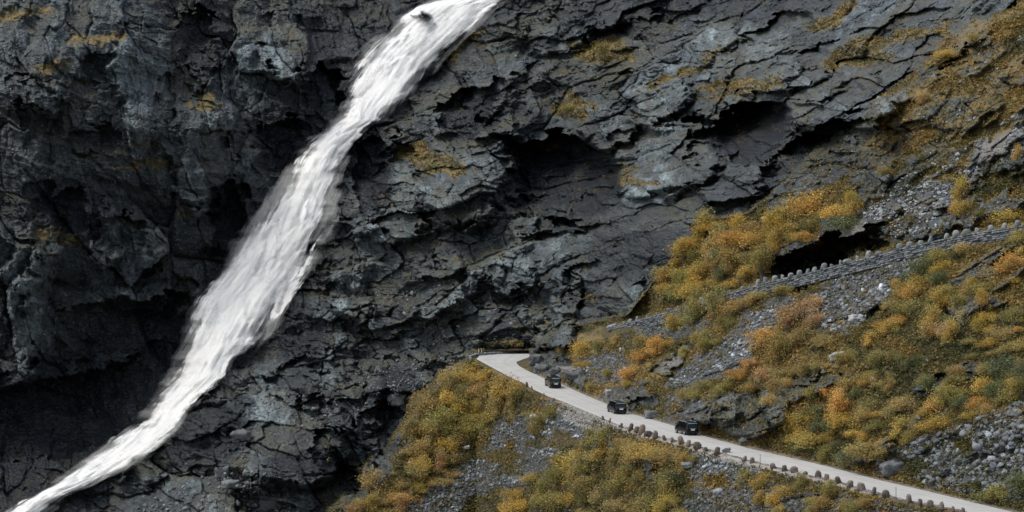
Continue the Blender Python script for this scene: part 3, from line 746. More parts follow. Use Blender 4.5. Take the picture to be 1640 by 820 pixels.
# loose stones strewn in the heath
for (u, v) in poly_points([(880, 540), (1010, 515), (1640, 300), (1640, 800), (1110, 690), (940, 620)], 700):
    if maskat(vegB, u, v) and not (vR(u) - 6 < v < vL(u) + 4) and abs(v - vU(u)) > 6: pl.append((u, v, 1 + 3.2 * RNG.random() ** 3, RNG.uniform(.8, 2.1)))
for (u, v) in poly_points([(560, 820), (700, 650), (860, 640), (1640, 830), (900, 830)], 300):
    if v > vL(u) + 6: pl.append((u, v, 1 + 2.6 * RNG.random() ** 3, RNG.uniform(.8, 2.1)))
for (u, v) in poly_points([(1375, 385), (1390, 320), (1470, 270), (1560, 230), (1650, 150), (1650, 250), (1560, 320), (1480, 375)], 1300):
    if v < vU(u) - 8 and vnoise(np.array(u / 28.), np.array(v / 14. + u / 40.), 77) > .42: pl.append((u, v, 1.2 + 5 * RNG.random() ** 3, RNG.uniform(1.0, 2.6)))
for (u, v) in poly_points([(1440, 170), (1640, 40), (1640, 130), (1500, 240)], 350):
    if vnoise(np.array(u / 28.), np.array(v / 14. + u / 40.), 78) > .5: pl.append((u, v, 1.0 + 4 * RNG.random() ** 3, RNG.uniform(.9, 2.2)))
scatter_rocks("rubble", pl, "loose grey slabs and rubble lying on ledges and in the heath")

def roughen(V, Fc, size, amt):
    bm = bmesh.new(); vs_ = [bm.verts.new(p) for p in V]
    for f in Fc: bm.faces.new([vs_[i] for i in f])
    bmesh.ops.subdivide_edges(bm, edges=bm.edges[:], cuts=3, use_grid_fill=True)
    bm.normal_update(); bm.verts.index_update()
    A = np.array([v.co[:] for v in bm.verts]); Nn = np.array([v.normal[:] for v in bm.verts])
    q = A / size * 2.2 + RNG.uniform(0, 50)
    h = facets(q[:, 0] + q[:, 1] * .5, q[:, 2] * 1.6 + q[:, 1] * .4, 900, 1.4, 1.0) + .5 * fbm(q[:, 0] * 2 + q[:, 1], q[:, 2] * 3, 901, 2)
    A = A + Nn * (h[:, None] - .4) * amt
    bmesh.ops.triangulate(bm, faces=bm.faces[:]); bm.verts.index_update()
    T = np.array([[v.index for v in f.verts] for f in bm.faces]); bm.free()
    return A, T
def block_shape(sx, sy, sz):
    pts = [(x * sx * RNG.uniform(.55, 1), y * sy * RNG.uniform(.6, 1), z * sz * RNG.uniform(.5, 1)) for x in (-1, 1) for y in (-1, 1) for z in (-1, 1)]
    pts += [(RNG.uniform(-.8, .8) * sx, RNG.uniform(-.8, .8) * sy, z * sz * RNG.uniform(.8, 1)) for z in (-1, 1, 1)]
    pts += [(x * sx * RNG.uniform(.85, 1.05), RNG.uniform(-.6, .6) * sy, RNG.uniform(-.5, .4) * sz) for x in (-1, 1)]
    return hull(pts)
def obj_from(name, V, Fc, mat, parent=None):
    return link(name, quick_mesh(name, V, Fc), mat, parent)

BOULD = [(860, 577, 11, 8, .6, "tall grey block at the inner corner of the hairpin"), (866, 591, 11, 7, .6, "dark grey block on the inner verge just left of the farthest van"), (889, 594, 9, 5, .6, "grey block on the bank directly behind the farthest van"), (1431, 748, 20, 9, .65, "large flat grey boulder at the lower left corner of the rock talus"), (636, 642, 14, 9, 1.3, "pale grey block perched on a ledge left of the hairpin, small stone on it"),
         (637, 629, 6, 3.5, 1.4, "small stone sitting on top of the pale block left of the hairpin"), (1371, 510, 11, 6, 2.0, "pale whitish slab at the foot of the rubble under the upper wall"),
         (1342, 570, 13, 5, 1.8, "pale pointed slab jutting from the heath in the middle of the right slope"), (1398, 609, 4.2, 4, 2.3, "small round white boulder alone in the golden heath"),
         (716, 720, 4.5, 4, 2.2, "small whitish stone in the brown heath below the hairpin"), (746, 717, 7, 2.6, 2.1, "thin whitish slab at the left edge of the grey scree below the hairpin"),
         (660, 741, 8, 3, 1.7, "thin pale slab sticking out near the bottom left of the golden slope"), (857, 667, 9, 3, 2.0, "pale tilted slab among olive shrubs just below the lower road"),
         (357, 756, 13, 9, .75, "grey block in the rubble right of the foot of the waterfall"), (386, 699, 14, 9, .6, "dark grey block on the ledge right of the lower waterfall"),
         (368, 776, 15, 6, .85, "broad flat slab in the rubble right of the foot of the waterfall"), (432, 808, 16, 8, .6, "broad grey block at the bottom edge below the dark cliff buttress"),
         (919, 602, 15, 6, .6, "dark overhanging slab at the roadside just right of the farthest van"), (996, 560, 4, 2.6, 2.2, "small whitish stone on the brown slope above the farthest van"),
         (980, 524, 9, 4, 1.3, "grey block at the left end of the upper guard wall"), (1140, 538, 3.5, 2.4, 2.2, "small whitish stone among olive shrubs below the upper guard wall"),
         (1046, 664, 12, 6, .7, "dark leaning block beside the road right of the middle van"),
         (1196, 706, 12, 5, .5, "low dark boulder in the roadside rock bank right of the nearest van"),
         (975, 628, 6, 4, 1.7, "pale stone on the verge above the road left of the middle van"), (1163, 722, 7, 4, 1.1, "low grey stone on the grass verge right of the nearest van"),
         (1470, 694, 4, 2.5, 2.3, "small white stone at the upper edge of the rock talus"), (1223, 350, 4, 2.6, 2.1, "small whitish stone between gold shrubs above the upper wall"),
         (1118, 405, 4, 3, 2.2, "small white stone at the left end of the golden thicket below the cliffs"), (1150, 790, 9, 6, 1.3, "grey block in the scree below the kerb stones right of centre"),
         (1105, 745, 13, 4.5, .9, "long grey slab at the top of the scree below the kerb stones")]
for (u, v, hw, hh, tone, lab) in BOULD:
    d = min(Dat(u, v), Dat(u, v + hh * .5)); 
    w = hw * d / F; h = hh * d / F
    V, Fc = block_shape(w * 1.1, w * .8, h * 1.15); V, Fc = roughen(V, Fc, max(w, h), min(w, h) * .6)
    o = obj_from("boulder", V, Fc, M_BOULD)
    o.location = P(u, v, d - .1); o.rotation_euler = (math.radians(RNG.uniform(0, 12)), math.radians(RNG.uniform(-16, 4)), 0)
    o.color = (tone, tone * (.97 if tone > 1.6 else 1), tone * (.93 if tone > 1.6 else 1.02), 1)
    tag(o, lab, "boulder")

# ------------------------------------------------------------------ masonry: stacked stones along a path
def masonry(name, path, height, courses, slen, thick, mat, label, cat, bright_=1.0):
    """path: list of 3D points on the wall top; stones hang down from it"""
    path = np.array(path); seg = np.linalg.norm(np.diff(path, axis=0), axis=1); S = np.concatenate([[0], np.cumsum(seg)])
    Vs, Fs, Ts = [], [], []; off = 0
    box = np.array([[x, y, z] for x in (0, 1) for y in (0, 1) for z in (0, 1)], float)
    bf = np.array([[0, 1, 3, 2], [4, 6, 7, 5], [0, 4, 5, 1], [2, 3, 7, 6], [0, 2, 6, 4], [1, 5, 7, 3]])
    for c in range(courses):
        h = height / courses; s = RNG.uniform(-slen, 0)
        while s < S[-1]:
            L = slen * RNG.uniform(.55, 1.7); s0, s1 = max(s, 0), min(s + L, S[-1]); s += L
            if s1 - s0 < .1: continue
            p0 = np.array([np.interp(s0, S, path[:, k]) for k in range(3)]); p1 = np.array([np.interp(s1, S, path[:, k]) for k in range(3)])
            t = (p1 - p0) / np.linalg.norm(p1 - p0); n = np.array([-t[1], t[0], 0]); n /= np.linalg.norm(n)
            if n[1] < 0: n = -n
            g = .03; prot = RNG.uniform(-.12, .12)
            B = box.copy(); B += RNG.normal(size=(8, 3)) * np.array([.05, .06, .09])
            X = p0[None] + t[None] * (B[:, :1] * (s1 - s0 - g)) + n[None] * (B[:, 1:2] * thick + prot + c * .0) + np.array([[0, 0, 1]]) * (-(c + 1) * h + B[:, 2:] * (h - g))
            Vs.append(X); Fs.append(bf + off); off += 8
            k = RNG.uniform(.6, 1.35); k *= bright_; Ts.append(np.repeat([[k, k, k * 1.02]], 8, 0))
    me = quick_mesh(name, np.concatenate(Vs), np.concatenate(Fs)); vcol(me, "tone", np.concatenate(Ts))
    return tag(link(name, me, mat), label, cat)
up_path = [P(u, vU(u), UP_D(u) - .9) for u in np.arange(976, 1700, 8)]
masonry("dry_stone_wall", up_path, 1.8, 6, .75, .8, M_WALL, "long grey dry stone retaining wall carrying the upper road up to the right", "wall", 1.05)
low_path = [P(u, vL(u), ROAD_D(vL(u)) - .05) + np.array([0, 0, .12]) for u in np.arange(1003, 1640, 7)]
masonry("stone_kerb", low_path, .5, 1, .9, .35, M_KERB, "low rough stone kerb along the valley edge of the lower road", "kerb")
par = [P(u, v, ROAD_D(v) + .4) + np.array([0, 0, .55]) for u, v in ((756, 574), (765, 570), (785, 568.6), (805, 567.5), (830, 566), (851, 565))]
masonry("stone_parapet", par, .95, 3, .8, .45, M_WALL, "low grey stone parapet round the outside of the hairpin", "parapet", 1.6)

# ------------------------------------------------------------------ guard stones
def guard_shape(kind):
    pts = []
    w = [.42, .34, .50, .38, .30, .46][kind]; h = [.95, .9, .8, 1.05, .75, .9][kind]; d = .26
    for z, k in ((-.35, 1.05), (0, 1.0), (.4, 1.0), (.75, .92), (.93, .72), (1.0, .45)):
        for a in np.linspace(0, 2 * np.pi, 8)[:-1]:
            ca_, sa_ = math.cos(a), math.sin(a); m = (abs(ca_) ** 3 + abs(sa_) ** 3) ** (-1 / 3)
            lean = [.0, .1, -.08, .15, 0, .05][kind] * max(z, 0)
            pts.append((ca_ * m * w * k * RNG.uniform(.72, 1.12) + lean, sa_ * m * d * k * RNG.uniform(.85, 1.05), z * h + RNG.normal() * .05))
    return hull(pts)
GS_M = []
for k in range(6):
    V, Fc = guard_shape(k); GS_M.append((quick_mesh("guard_stone", V, Fc), quick_mesh("guard_stone", V, Fc)))
    GS_M[-1][0].materials.append(M_GUARD); GS_M[-1][1].materials.append(M_GUARDU)
LOWS = [(844, 618, .6), (852, 622, .7), (871, 633, .6), (887, 641, .5), (966, 671, .8), (976, 675, .6), (994, 683, .8), (1010, 688, .9), (1021, 691, .9), (1028, 693, 1.0), (1039, 697, 1.0), (1049, 700, 1.15), (1064, 703, 1.0), (1076, 706, .95),
        (1091, 709, 1.1), (1102, 713, 1.15), (1117, 717, 1.1), (1131, 721, 1.05), (1148, 726, 1.05), (1191, 737, .9), (1205, 740, 1.1), (1238, 749, 1.1), (1256, 753, 1.15), (1273, 756, 1.0), (1290, 760, 1.1), (1310, 764, 1.0), (1324, 768, 1.2),
        (1343, 773, 1.15), (1361, 779, 1.0), (1379, 784, 1.15), (1399, 791, 1.25), (1420, 795, 1.1), (1456, 804, 1.1), (1474, 808, 1.05), (1490, 810, 1.0), (1508, 814, 1.05), (1527, 818, .95), (1543, 821, 1.0)]
UPS = [(982, .9), (1000, .7), (1008, .8), (1020, .9), (1036, .6), (1052, .6), (1073, .8), (1086, .8), (1097, .6), (1113, .8), (1123, .8), (1136, 1.1), (1146, .8), (1158, .8), (1169, .9), (1188, .7), (1200, .8), (1215, .9), (1226, 1.1), (1242, 1.2), (1253, 1.1),
       (1267, 1.1), (1281, 1.1), (1293, 1.1), (1304, 1.0), (1319, 1.25), (1332, 1.1), (1346, 1.25), (1358, 1.2), (1374, 1.35), (1390, 1.6), (1408, 1.6), (1440, 1.2), (1458, 1.3), (1473, 1.3), (1490, 1.3), (1516, 1.2), (1532, 1.2), (1549, 1.2), (1565, 1.7),
       (1587, 1.2), (1608, 1.5), (1631, 1.4)]
ORD = ["first", "second", "third", "fourth", "fifth", "sixth", "seventh", "eighth", "ninth", "tenth", "eleventh", "twelfth"]
def ordinal(i):
    return ORD[i] if i < 12 else f"{i + 1}{'st' if (i + 1) % 10 == 1 and i + 1 != 11 else 'nd' if (i + 1) % 10 == 2 and i + 1 != 12 else 'rd' if (i + 1) % 10 == 3 and i + 1 != 13 else 'th'}"
LOOKG = ["blunt", "narrow", "broad", "tall leaning", "short narrow", "wide round-topped"]
for i, (u, v, s_) in enumerate(LOWS):
    k = int(RNG.integers(6)); o = bpy.data.objects.new("guard_stone", GS_M[k][0]); COL.objects.link(o)
    d = ROAD_D(v); o.location = P(u, v, d - .25) + np.array([0, 0, .02])
    o.rotation_euler = (RNG.normal() * .12, RNG.normal() * .17, RNG.uniform(-.35, .35)); s_ *= RNG.uniform(.62, .98); u += RNG.normal() * 1.5; o.scale = (s_ * RNG.uniform(.8, 1.4), s_, s_ * RNG.uniform(.7, 1.15))
    t = RNG.uniform(.55, 1.1); o.color = (t, t * .94, t * .90, 1)
    tag(o, f"{LOOKG[k]} brownish guard stone on the lower road edge, {ordinal(i)} from the hairpin", "guard stone", "guard stones along the valley edge of the lower road")
for i, (u, s_) in enumerate(UPS):
    k = int(RNG.integers(6)); o = bpy.data.objects.new("guard_stone", GS_M[k][1]); COL.objects.link(o)
    o.location = P(u, vU(u), UP_D(u) - .55) + np.array([0, 0, -.05])
    o.rotation_euler = (RNG.normal() * .06, RNG.normal() * .09, RNG.uniform(-.3, .5)); s_ *= RNG.uniform(.65, 1.05) * (1.2 if u < 1200 else 1); s_ = min(s_, 1.15); o.scale = (s_ * RNG.uniform(.85, 1.45), s_, s_ * RNG.uniform(.6, .95))
    t = RNG.uniform(.7, 1.15); o.color = (t, t, t, 1)
    tag(o, f"{LOOKG[k]} grey guard stone on the upper road wall, {ordinal(i)} from its left end", "guard stone", "guard stones on top of the upper road wall")

# ------------------------------------------------------------------ small parts kit
def simple_mat(name, col, rough=.5, spec=.5, metal=0.0, coat=0.0, wear=.25, wscale=6):
    m, nt, b = new_mat(name, rough, spec)
    geo = N(nt, "ShaderNodeTexCoord")
    c = mix(nt, ramp(nt, noise(nt, geo.outputs["Object"], wscale, 5, .65), [(.45, 0), (.7, wear)]), col, tuple(x * .5 + .05 for x in col))
    nt.links.new(c, b.inputs["Base Color"]); b.inputs["Metallic"].default_value = metal; b.inputs["Coat Weight"].default_value = coat
    b.inputs["Coat Roughness"].default_value = .06
    return m
def bm_obj(name, bm, mat, parent=None, smooth=False):
    me = bpy.data.meshes.new(name); bm.normal_update(); bm.to_mesh(me); bm.free()
    if smooth:
        for p in me.polygons: p.use_smooth = True
    return link(name, me, mat, parent)
def bm_box(bm, c, s, bev=0.0):
    r = bmesh.ops.create_cube(bm, size=1)
    vs_ = r["verts"]
    bmesh.ops.scale(bm, vec=s, verts=vs_); bmesh.ops.translate(bm, vec=c, verts=vs_)
    if bev:
        es = list({e for v in vs_ for e in v.link_edges})
        bmesh.ops.bevel(bm, geom=es, offset=bev, segments=2, affect='EDGES')
def bm_panel(bm, quad, th, nrm):
    """thin slab from four corners, thickness th along nrm"""
    n = Vector(nrm).normalized() * th
    a = [bm.verts.new(Vector(p) + n) for p in quad]; b_ = [bm.verts.new(Vector(p)) for p in quad]
    bm.faces.new(a); bm.faces.new(b_[::-1])
    for i in range(4):
        j = (i + 1) % 4; bm.faces.new((a[j], a[i], b_[i], b_[j]))
    bmesh.ops.recalc_face_normals(bm, faces=bm.faces[:])
def bm_cyl(bm, c, r, h, axis='X', seg=20, r2=None):
    res = bmesh.ops.create_cone(bm, cap_ends=True, segments=seg, radius1=r, radius2=r if r2 is None else r2, depth=h)
    if axis == 'X': bmesh.ops.rotate(bm, cent=(0, 0, 0), matrix=__import__('mathutils').Matrix.Rotation(math.pi / 2, 3, 'Y'), verts=res["verts"])
    if axis == 'Y': bmesh.ops.rotate(bm, cent=(0, 0, 0), matrix=__import__('mathutils').Matrix.Rotation(math.pi / 2, 3, 'X'), verts=res["verts"])
    bmesh.ops.translate(bm, vec=c, verts=res["verts"])

# ------------------------------------------------------------------ hairpin marker sign: two black curved bars on yellow
M_YEL = simple_mat("sign_yellow", (.50, .40, .20), .5); M_BLK = simple_mat("sign_black", (.012, .012, .012), .5); M_POST = simple_mat("post_steel", (.25, .25, .25), .45, metal=.6)
sg = empty("hairpin_marker_sign", tuple(P(770.5, 568.6, ROAD_D(570) - 1.5)))
tag(sg, "yellow curve marker board with two black curved bars at the outside of the hairpin", "road sign")
bm = bmesh.new(); bm_box(bm, (0, 0, .78), (1.12, .05, .95), .01); bm_obj("board", bm, M_YEL, sg)
bm = bmesh.new()
for x0 in (-.46, .06):
    zz = np.linspace(.31, 1.25, 12); pr = None
    for z in zz:
        t = (z - .78) / .47; x = x0 + .14 * (1 - t * t)
        a, b_ = bm.verts.new((x, -.031, z)), bm.verts.new((x + .34, -.031, z))
        c, d_ = bm.verts.new((x, -.026, z)), bm.verts.new((x + .34, -.026, z))
        if pr: bm.faces.new((pr[0], pr[1], b_, a)); bm.faces.new((pr[0], a, c, pr[2])); bm.faces.new((pr[1], pr[3], d_, b_))
        pr = (a, b_, c, d_)
bm_obj("curved_bars", bm, M_BLK, sg)
for x in (-.4, .4):
    bm = bmesh.new(); bm_cyl(bm, (x, .06, .2), .035, 1.9, 'Z', 8); bm_obj("post", bm, M_POST, sg)

M_POLE = simple_mat("marker_pole_brown", (.10, .06, .04), .6)
for (u, v, h, lab) in ((1217.5, 744, 1.5, "thin brown marker pole on the lower road edge, right of the nearest van"), (1435, 798, 1.6, "thin brown marker pole on the lower road edge near the bottom right")):
    bm = bmesh.new(); bm_cyl(bm, (0, 0, h / 2 - .1), .045, h, 'Z', 7, .03); bm_cyl(bm, (0, 0, -.02), .1, .16, 'Z', 8, .06)
    o = bm_obj("marker_pole", bm, M_POLE); o.location = P(u, v, ROAD_D(vL(u)) - .2); tag(o, lab, "marker pole", "marker poles along the lower road")

# ------------------------------------------------------------------ vans
M_PAINT = simple_mat("black_van_paint", (.002, .0025, .0035), .28, .15, 0, .25, .0, 2)
M_SKY_GLASS = simple_mat("sky_painted_glass", (.020, .042, .056), .08, .8, 0, .8, .0)  # blue base colour paints the sky's reflection into the glass
M_SIDE = simple_mat("dark_privacy_glass", (.004, .006, .008), .1, .4, 0, .3, .0)
M_TYRE = simple_mat("tyre_rubber", (.018, .018, .018), .8, .3); M_RIM = simple_mat("alloy_rim", (.45, .45, .46), .3, .5, .8)
M_TRIM = simple_mat("black_plastic", (.007, .007, .008), .5, .3); M_CHR_SHEEN = simple_mat("sky_painted_chrome_strip", (.62, .66, .68), .25, .6, .25)  # chrome kept pale so its colour carries a painted sky sheen
M_RED = simple_mat("tail_light_red", (.12, .006, .012), .15, .6, 0, .8, .1); M_PLATE = simple_mat("plate_white", (.85, .86, .86), .4, .4, 0, 0, .05); M_LAMP = simple_mat("headlight_clear", (.6, .62, .65), .1, .7)
def make_van():
    r = empty("van", (0, 0, 0))
    st = [(-2.57, .38, 1.66, .86, .70), (-2.52, .27, 1.80, .93, .78), (-2.30, .24, 1.885, .962, .83), (-1.2, .24, 1.91, .965, .845), (.5, .24, 1.90, .965, .84), (1.05, .24, 1.82, .965, .82), (1.55, .24, 1.50, .965, .79), (1.95, .24, 1.19, .96, .78), (2.3, .26, 1.08, .93, .76), (2.50, .32, .96, .86, .70), (2.57, .42, .82, .78, .62)]
    bm = bmesh.new(); prev = None; rings = []
    for (y, zb, zr, hw, hr) in st:
        be = min(.99, zr - .14)
        half = [(hw * .86, zb), (hw, zb + .16), (hw + .005, (zb + be) / 2), (hw - .01, be), (hr + (hw - hr) * .35, be + (zr - be) * .62), (hr, zr - .07), (hr - .14, zr - .005), (hr * .4, zr + .02)]
        ring = [bm.verts.new((x, y, z)) for x, z in half] + [bm.verts.new((-x, y, z)) for x, z in half[::-1]]
        rings.append(ring)
    n = len(rings[0])
    for a, b_ in zip(rings, rings[1:]):
        for i in range(n):
            j = (i + 1) % n; bm.faces.new((a[i], b_[i], b_[j], a[j]))
    bm.faces.new(rings[0]); bm.faces.new(rings[-1][::-1])
    bmesh.ops.recalc_face_normals(bm, faces=bm.faces[:])
    body = bm_obj("body", bm, M_PAINT, r, True)
    md = body.modifiers.new("round", 'SUBSURF'); md.levels = 1; md.render_levels = 1
    bm = bmesh.new(); bm_box(bm, (0, -2.60, .47), (1.74, .16, .34), .05); bm_obj("rear_bumper", bm, M_TRIM, r)
    bm = bmesh.new(); bm_box(bm, (0, 2.52, .45), (1.66, .16, .32), .05); bm_obj("front_bumper", bm, M_TRIM, r)
    bm = bmesh.new(); bm_panel(bm, [(-.74, -2.60, 1.08), (.74, -2.60, 1.08), (.64, -2.565, 1.62), (-.64, -2.565, 1.62)], .02, (0, -1, .05)); bm_obj("rear_window", bm, M_SKY_GLASS, r)
    bm = bmesh.new(); bm_box(bm, (0, -2.58, 1.72), (1.34, .18, .06), .02); bm_obj("spoiler", bm, M_CHR_SHEEN, r)  # pale material paints the roof-edge sky highlight on the spoiler
    bm = bmesh.new(); bm_box(bm, (0, -2.625, 1.0), (1.0, .03, .055), .01); bm_obj("sky_painted_chrome_strip", bm, M_CHR_SHEEN, r)
    bm = bmesh.new(); bm_box(bm, (0, -2.62, .82), (.60, .02, .17), .004); bm_obj("number_plate", bm, M_PLATE, r)
    for s in (-1, 1):
        bm = bmesh.new(); bm_box(bm, (s * .80, -2.575, 1.0), (.15, .09, .46), .02); bm_obj("tail_light", bm, M_RED, r)
        bm = bmesh.new(); bm_box(bm, (s * .66, 2.47, .86), (.32, .16, .18), .03); bm_obj("headlight", bm, M_LAMP, r)
        for (y0, y1) in ((-2.25, -1.15), (-1.08, .02), (.09, .95)):
            bm = bmesh.new()
            f0 = .72 if y1 > .5 else 1
            bm_panel(bm, [(s * .962, y0, 1.06), (s * .962, y1 + (.25 if y1 > .5 else 0), 1.06), (s * .868, y1 - (.05 if y1 > .5 else 0), 1.72), (s * .868, y0 + (.1 if y0 < -2 else 0), 1.72)], .012, (s, 0, .14)); bm_obj("side_window", bm, M_SIDE, r)
        bm = bmesh.new(); bm_box(bm, (s * 1.06, 1.28, 1.12), (.20, .12, .20), .04); bm_obj("wing_mirror", bm, M_PAINT, r)
        bm = bmesh.new(); bm_box(bm, (s * .985, .12, .92), (.03, .2, .035), .008); bm_obj("door_handle", bm, M_CHR_SHEEN, r)
        bm = bmesh.new(); bm_box(bm, (s * .78, -.6, 1.915), (.04, 2.6, .04), .01); bm_obj("roof_rail", bm, M_CHR_SHEEN, r)
        for y in (-1.55, 1.62):
            w = empty("wheel", (s * .86, y, .335)); w.parent = r
            bm = bmesh.new(); bm_cyl(bm, (0, 0, 0), .335, .24, 'X', 24); bmesh.ops.bevel(bm, geom=[e for e in bm.edges if e.calc_face_angle(0) > 1], offset=.03, segments=2, affect='EDGES'); bm_obj("tyre", bm, M_TYRE, w)
            bm = bmesh.new(); bm_cyl(bm, (s * .121, 0, 0), .215, .015, 'X', 16); bm_cyl(bm, (s * .13, 0, 0), .05, .02, 'X', 10)
            for k in range(5):
                a = k * 2 * math.pi / 5; bm_box(bm, (s * .131, math.cos(a) * .12, math.sin(a) * .12), (.012, .05, .05))
            bm_obj("rim", bm, M_RIM, w)
    bm = bmesh.new(); bm_panel(bm, [(-.80, 1.86, 1.235), (.80, 1.86, 1.235), (.70, 1.10, 1.80), (-.70, 1.10, 1.80)], .02, (0, .6, .8)); bm_obj("windscreen", bm, M_SKY_GLASS, r)
    bm = bmesh.new(); bm_box(bm, (0, 2.585, .74), (1.0, .03, .16), .01); bm_obj("grille", bm, M_CHR_SHEEN, r)
    return r
def copy_tree(o, parent=None):
    c = o.copy(); COL.objects.link(c)
    if parent is not None: c.parent = parent
    for ch in list(o.children): copy_tree(ch, c)
    return c
van = make_van()
VANS = [(890.5, 622.8, 12, "black passenger van farthest up the road, nearest the hairpin", 9), (995, 664.2, 15, "black passenger van in the middle of the three, beside a dark rock bank", 11), (1109.5, 698, 19, "black passenger van nearest the camera, with a red tail light showing", 14)]
for i, (u, v, th, lab, _) in enumerate(VANS):
    o = van if i == 0 else copy_tree(van)
    th = math.radians(th); d = ROAD_D(v)
    g = math.atan2((ROAD_D(v) * (v - 410) - ROAD_D(v - 12) * (v - 412 + 0 - 10)) / F * -1 * -1, ROAD_D(v - 12) - ROAD_D(v)) if False else math.atan2((-(v - 12 - 410) * ROAD_D(v - 12) + (v - 410) * ROAD_D(v)) / F, ROAD_D(v - 12) - ROAD_D(v))
    rear = P(u, v, d)
    c = rear + np.array([-math.sin(th), math.cos(th), 0]) * 2.57 * math.cos(g)
    # height of the road surface under the van's middle
    vv_ = np.linspace(v - 30, v, 200); dd_ = ROAD_D(vv_); k = np.argmin(np.abs(dd_ - c[1])); c[2] = -(vv_[k] - 410) / F * dd_[k] + .03
    o.scale = (1, 1, 1.05); o.location = c; o.rotation_mode = 'YXZ' if False else 'XYZ'; o.rotation_euler = (g, 0, th)
    tag(o, lab, "van", "black vans driving up the lower road")

# ------------------------------------------------------------------ leaves
def leaf_material(name, objcol=True, bright=1.0):
    m, nt, b = new_mat(name, .7, .2)
    t = N(nt, "ShaderNodeAttribute", attribute_name="tone"); col = t.outputs["Color"]
    if objcol:
        oi = N(nt, "ShaderNodeObjectInfo"); col = mix(nt, 1.0, col, oi.outputs["Color"], 'MULTIPLY')
    nt.links.new(col, b.inputs["Base Color"])
    b.inputs["Subsurface Weight"].default_value = 0
    tr = N(nt, "ShaderNodeBsdfTranslucent"); nt.links.new(col, tr.inputs["Color"])
    ms = N(nt, "ShaderNodeMixShader"); ms.inputs[0].default_value = .3
    out = nt.nodes["Material Output"]
    nt.links.new(b.outputs[0], ms.inputs[1]); nt.links.new(tr.outputs[0], ms.inputs[2]); nt.links.new(ms.outputs[0], out.inputs["Surface"])
    return m
M_LEAF = leaf_material("shrub_leaves"); M_HEATH = leaf_material("heath_leaves", False)
M_BARK = simple_mat("shrub_bark", (.16, .14, .12), .8)

def leaf_quads(C, size, rng, up=.35):
    """C (n,3) centres, size (n,), random orientation biased up -> verts (4n,3), faces"""
    n = len(C)
    a = rng.normal(size=(n, 3)); a[:, 2] *= .7; a /= np.linalg.norm(a, axis=1)[:, None]
    nr = rng.normal(size=(n, 3)); nr[:, 2] = np.abs(nr[:, 2]) + up
    b = np.cross(nr, a); b /= np.linalg.norm(b, axis=1)[:, None] + 1e-9
    s = size[:, None]
    asp = rng.uniform(.45, .9, (n, 1))
    V = np.stack([C - a * s, C - b * s * asp, C + a * s, C + b * s * asp], 1).reshape(-1, 3)
    return V, np.arange(4 * n).reshape(n, 4)

def make_shrub(seed, nl, kind):
    rng = np.random.default_rng(seed)
    K = int(rng.integers(12, 20)); lob = []
    for k in range(K):
        a = rng.uniform(0, 6.28); rr_ = rng.uniform(0, .75) ** .8; z = rng.uniform(.25, 1.15) * (1 - .35 * rr_)
        if kind == 1: z *= 1.35; rr_ *= .7
        if kind == 2: z *= .65; rr_ *= 1.25
        lob.append((rr_ * math.cos(a), rr_ * math.sin(a), z, rng.uniform(.16, .40)))
    Cs, Ts, Sz = [], [], []
    for (x, y, z, r_) in lob:
        n = int(nl * r_ ** 1.5 / .16 / K)
        d = rng.normal(size=(n, 3)); d /= np.linalg.norm(d, axis=1)[:, None]
        q = rng.uniform(.1, 1.95, (n, 1)) ** .8
        Cs.append(np.array([[x, y, z]]) + d * q * r_ * np.array([[1, 1, .85]]) * rng.uniform(.8, 1.25, (n, 1)))
        lt = rng.uniform(.82, 1.2)                                     # each clump of twigs turned a little differently
        hue = rng.uniform(-.08, .14)
        tn = lt * rng.uniform(.78, 1.24, n)
        Ts.append(np.stack([tn * (1 + hue + rng.normal(size=n) * .07), tn, tn * (1 - hue)], -1)); Sz.append(rng.uniform(.022, .055, n))
    C = np.concatenate(Cs); T = np.concatenate(Ts); S = np.concatenate(Sz)
    keep = C[:, 2] > .02; C, T, S = C[keep], T[keep], S[keep]
    V, Fc = leaf_quads(C, S, rng)
    me = quick_mesh("foliage", V, Fc); vcol(me, "tone", np.repeat(T, 4, 0)); me.materials.append(M_LEAF)
    # stems
    bm = bmesh.new()
    for (x, y, z, r_) in lob[:8]:
        p0 = Vector((x * .12, y * .12, -.15)); p1 = Vector((x * .6, y * .6, z * .55)); p2 = Vector((x, y, z + r_ * .4))
        prev = None
        for p, w in ((p0, .035), (p1, .024), (p2, .010)):
            ring = [bm.verts.new(p + Vector((math.cos(t) * w, math.sin(t) * w, 0))) for t in (0, 1.57, 3.14, 4.71)]
            if prev:
                for i in range(4): bm.faces.new((prev[i], prev[(i + 1) % 4], ring[(i + 1) % 4], ring[i]))
            prev = ring
    sm = bpy.data.meshes.new("stems"); bm.to_mesh(sm); bm.free(); sm.materials.append(M_BARK)
    return me, sm
PROT = [make_shrub(500 + i, [4200, 3300, 3700][i % 3], i % 3) for i in range(12)]

COLS = {"golden": (.45, .335, .095), "orange": (.51, .335, .11), "olive": (.29, .26, .095), "dark green": (.15, .17, .08), "rusty": (.46, .31, .155), "yellow-brown": (.37, .29, .115), "pale straw": (.42, .35, .18)}
def mixc(w):
    ks = list(w); p = np.array([w[k] for k in ks], float); p /= p.sum(); return ks[RNG.choice(len(ks), p=p)]
SH = []     # (u, v centre, r px, colour, region)
def fill(poly, n, lo, hi, w, region, mind=.72):
    pts = []; tries = 0
    while len(pts) < n and tries < n * 60:
        tries += 1
        (u, v), = poly_points(poly, 1); r = RNG.uniform(lo, hi)
        if all(math.hypot(u - a, (v - b) * 1.25) > mind * (r + c) * .8 for a, b, c in pts):
            pts.append((u, v, r)); SH.append((u, v, r, mixc(w), region))
R1 = "between the upper road and cliffs"; R2 = "between the hairpin and upper wall"; R3 = "on the slope right of nearest van"; R4 = "below the upper wall's right end"
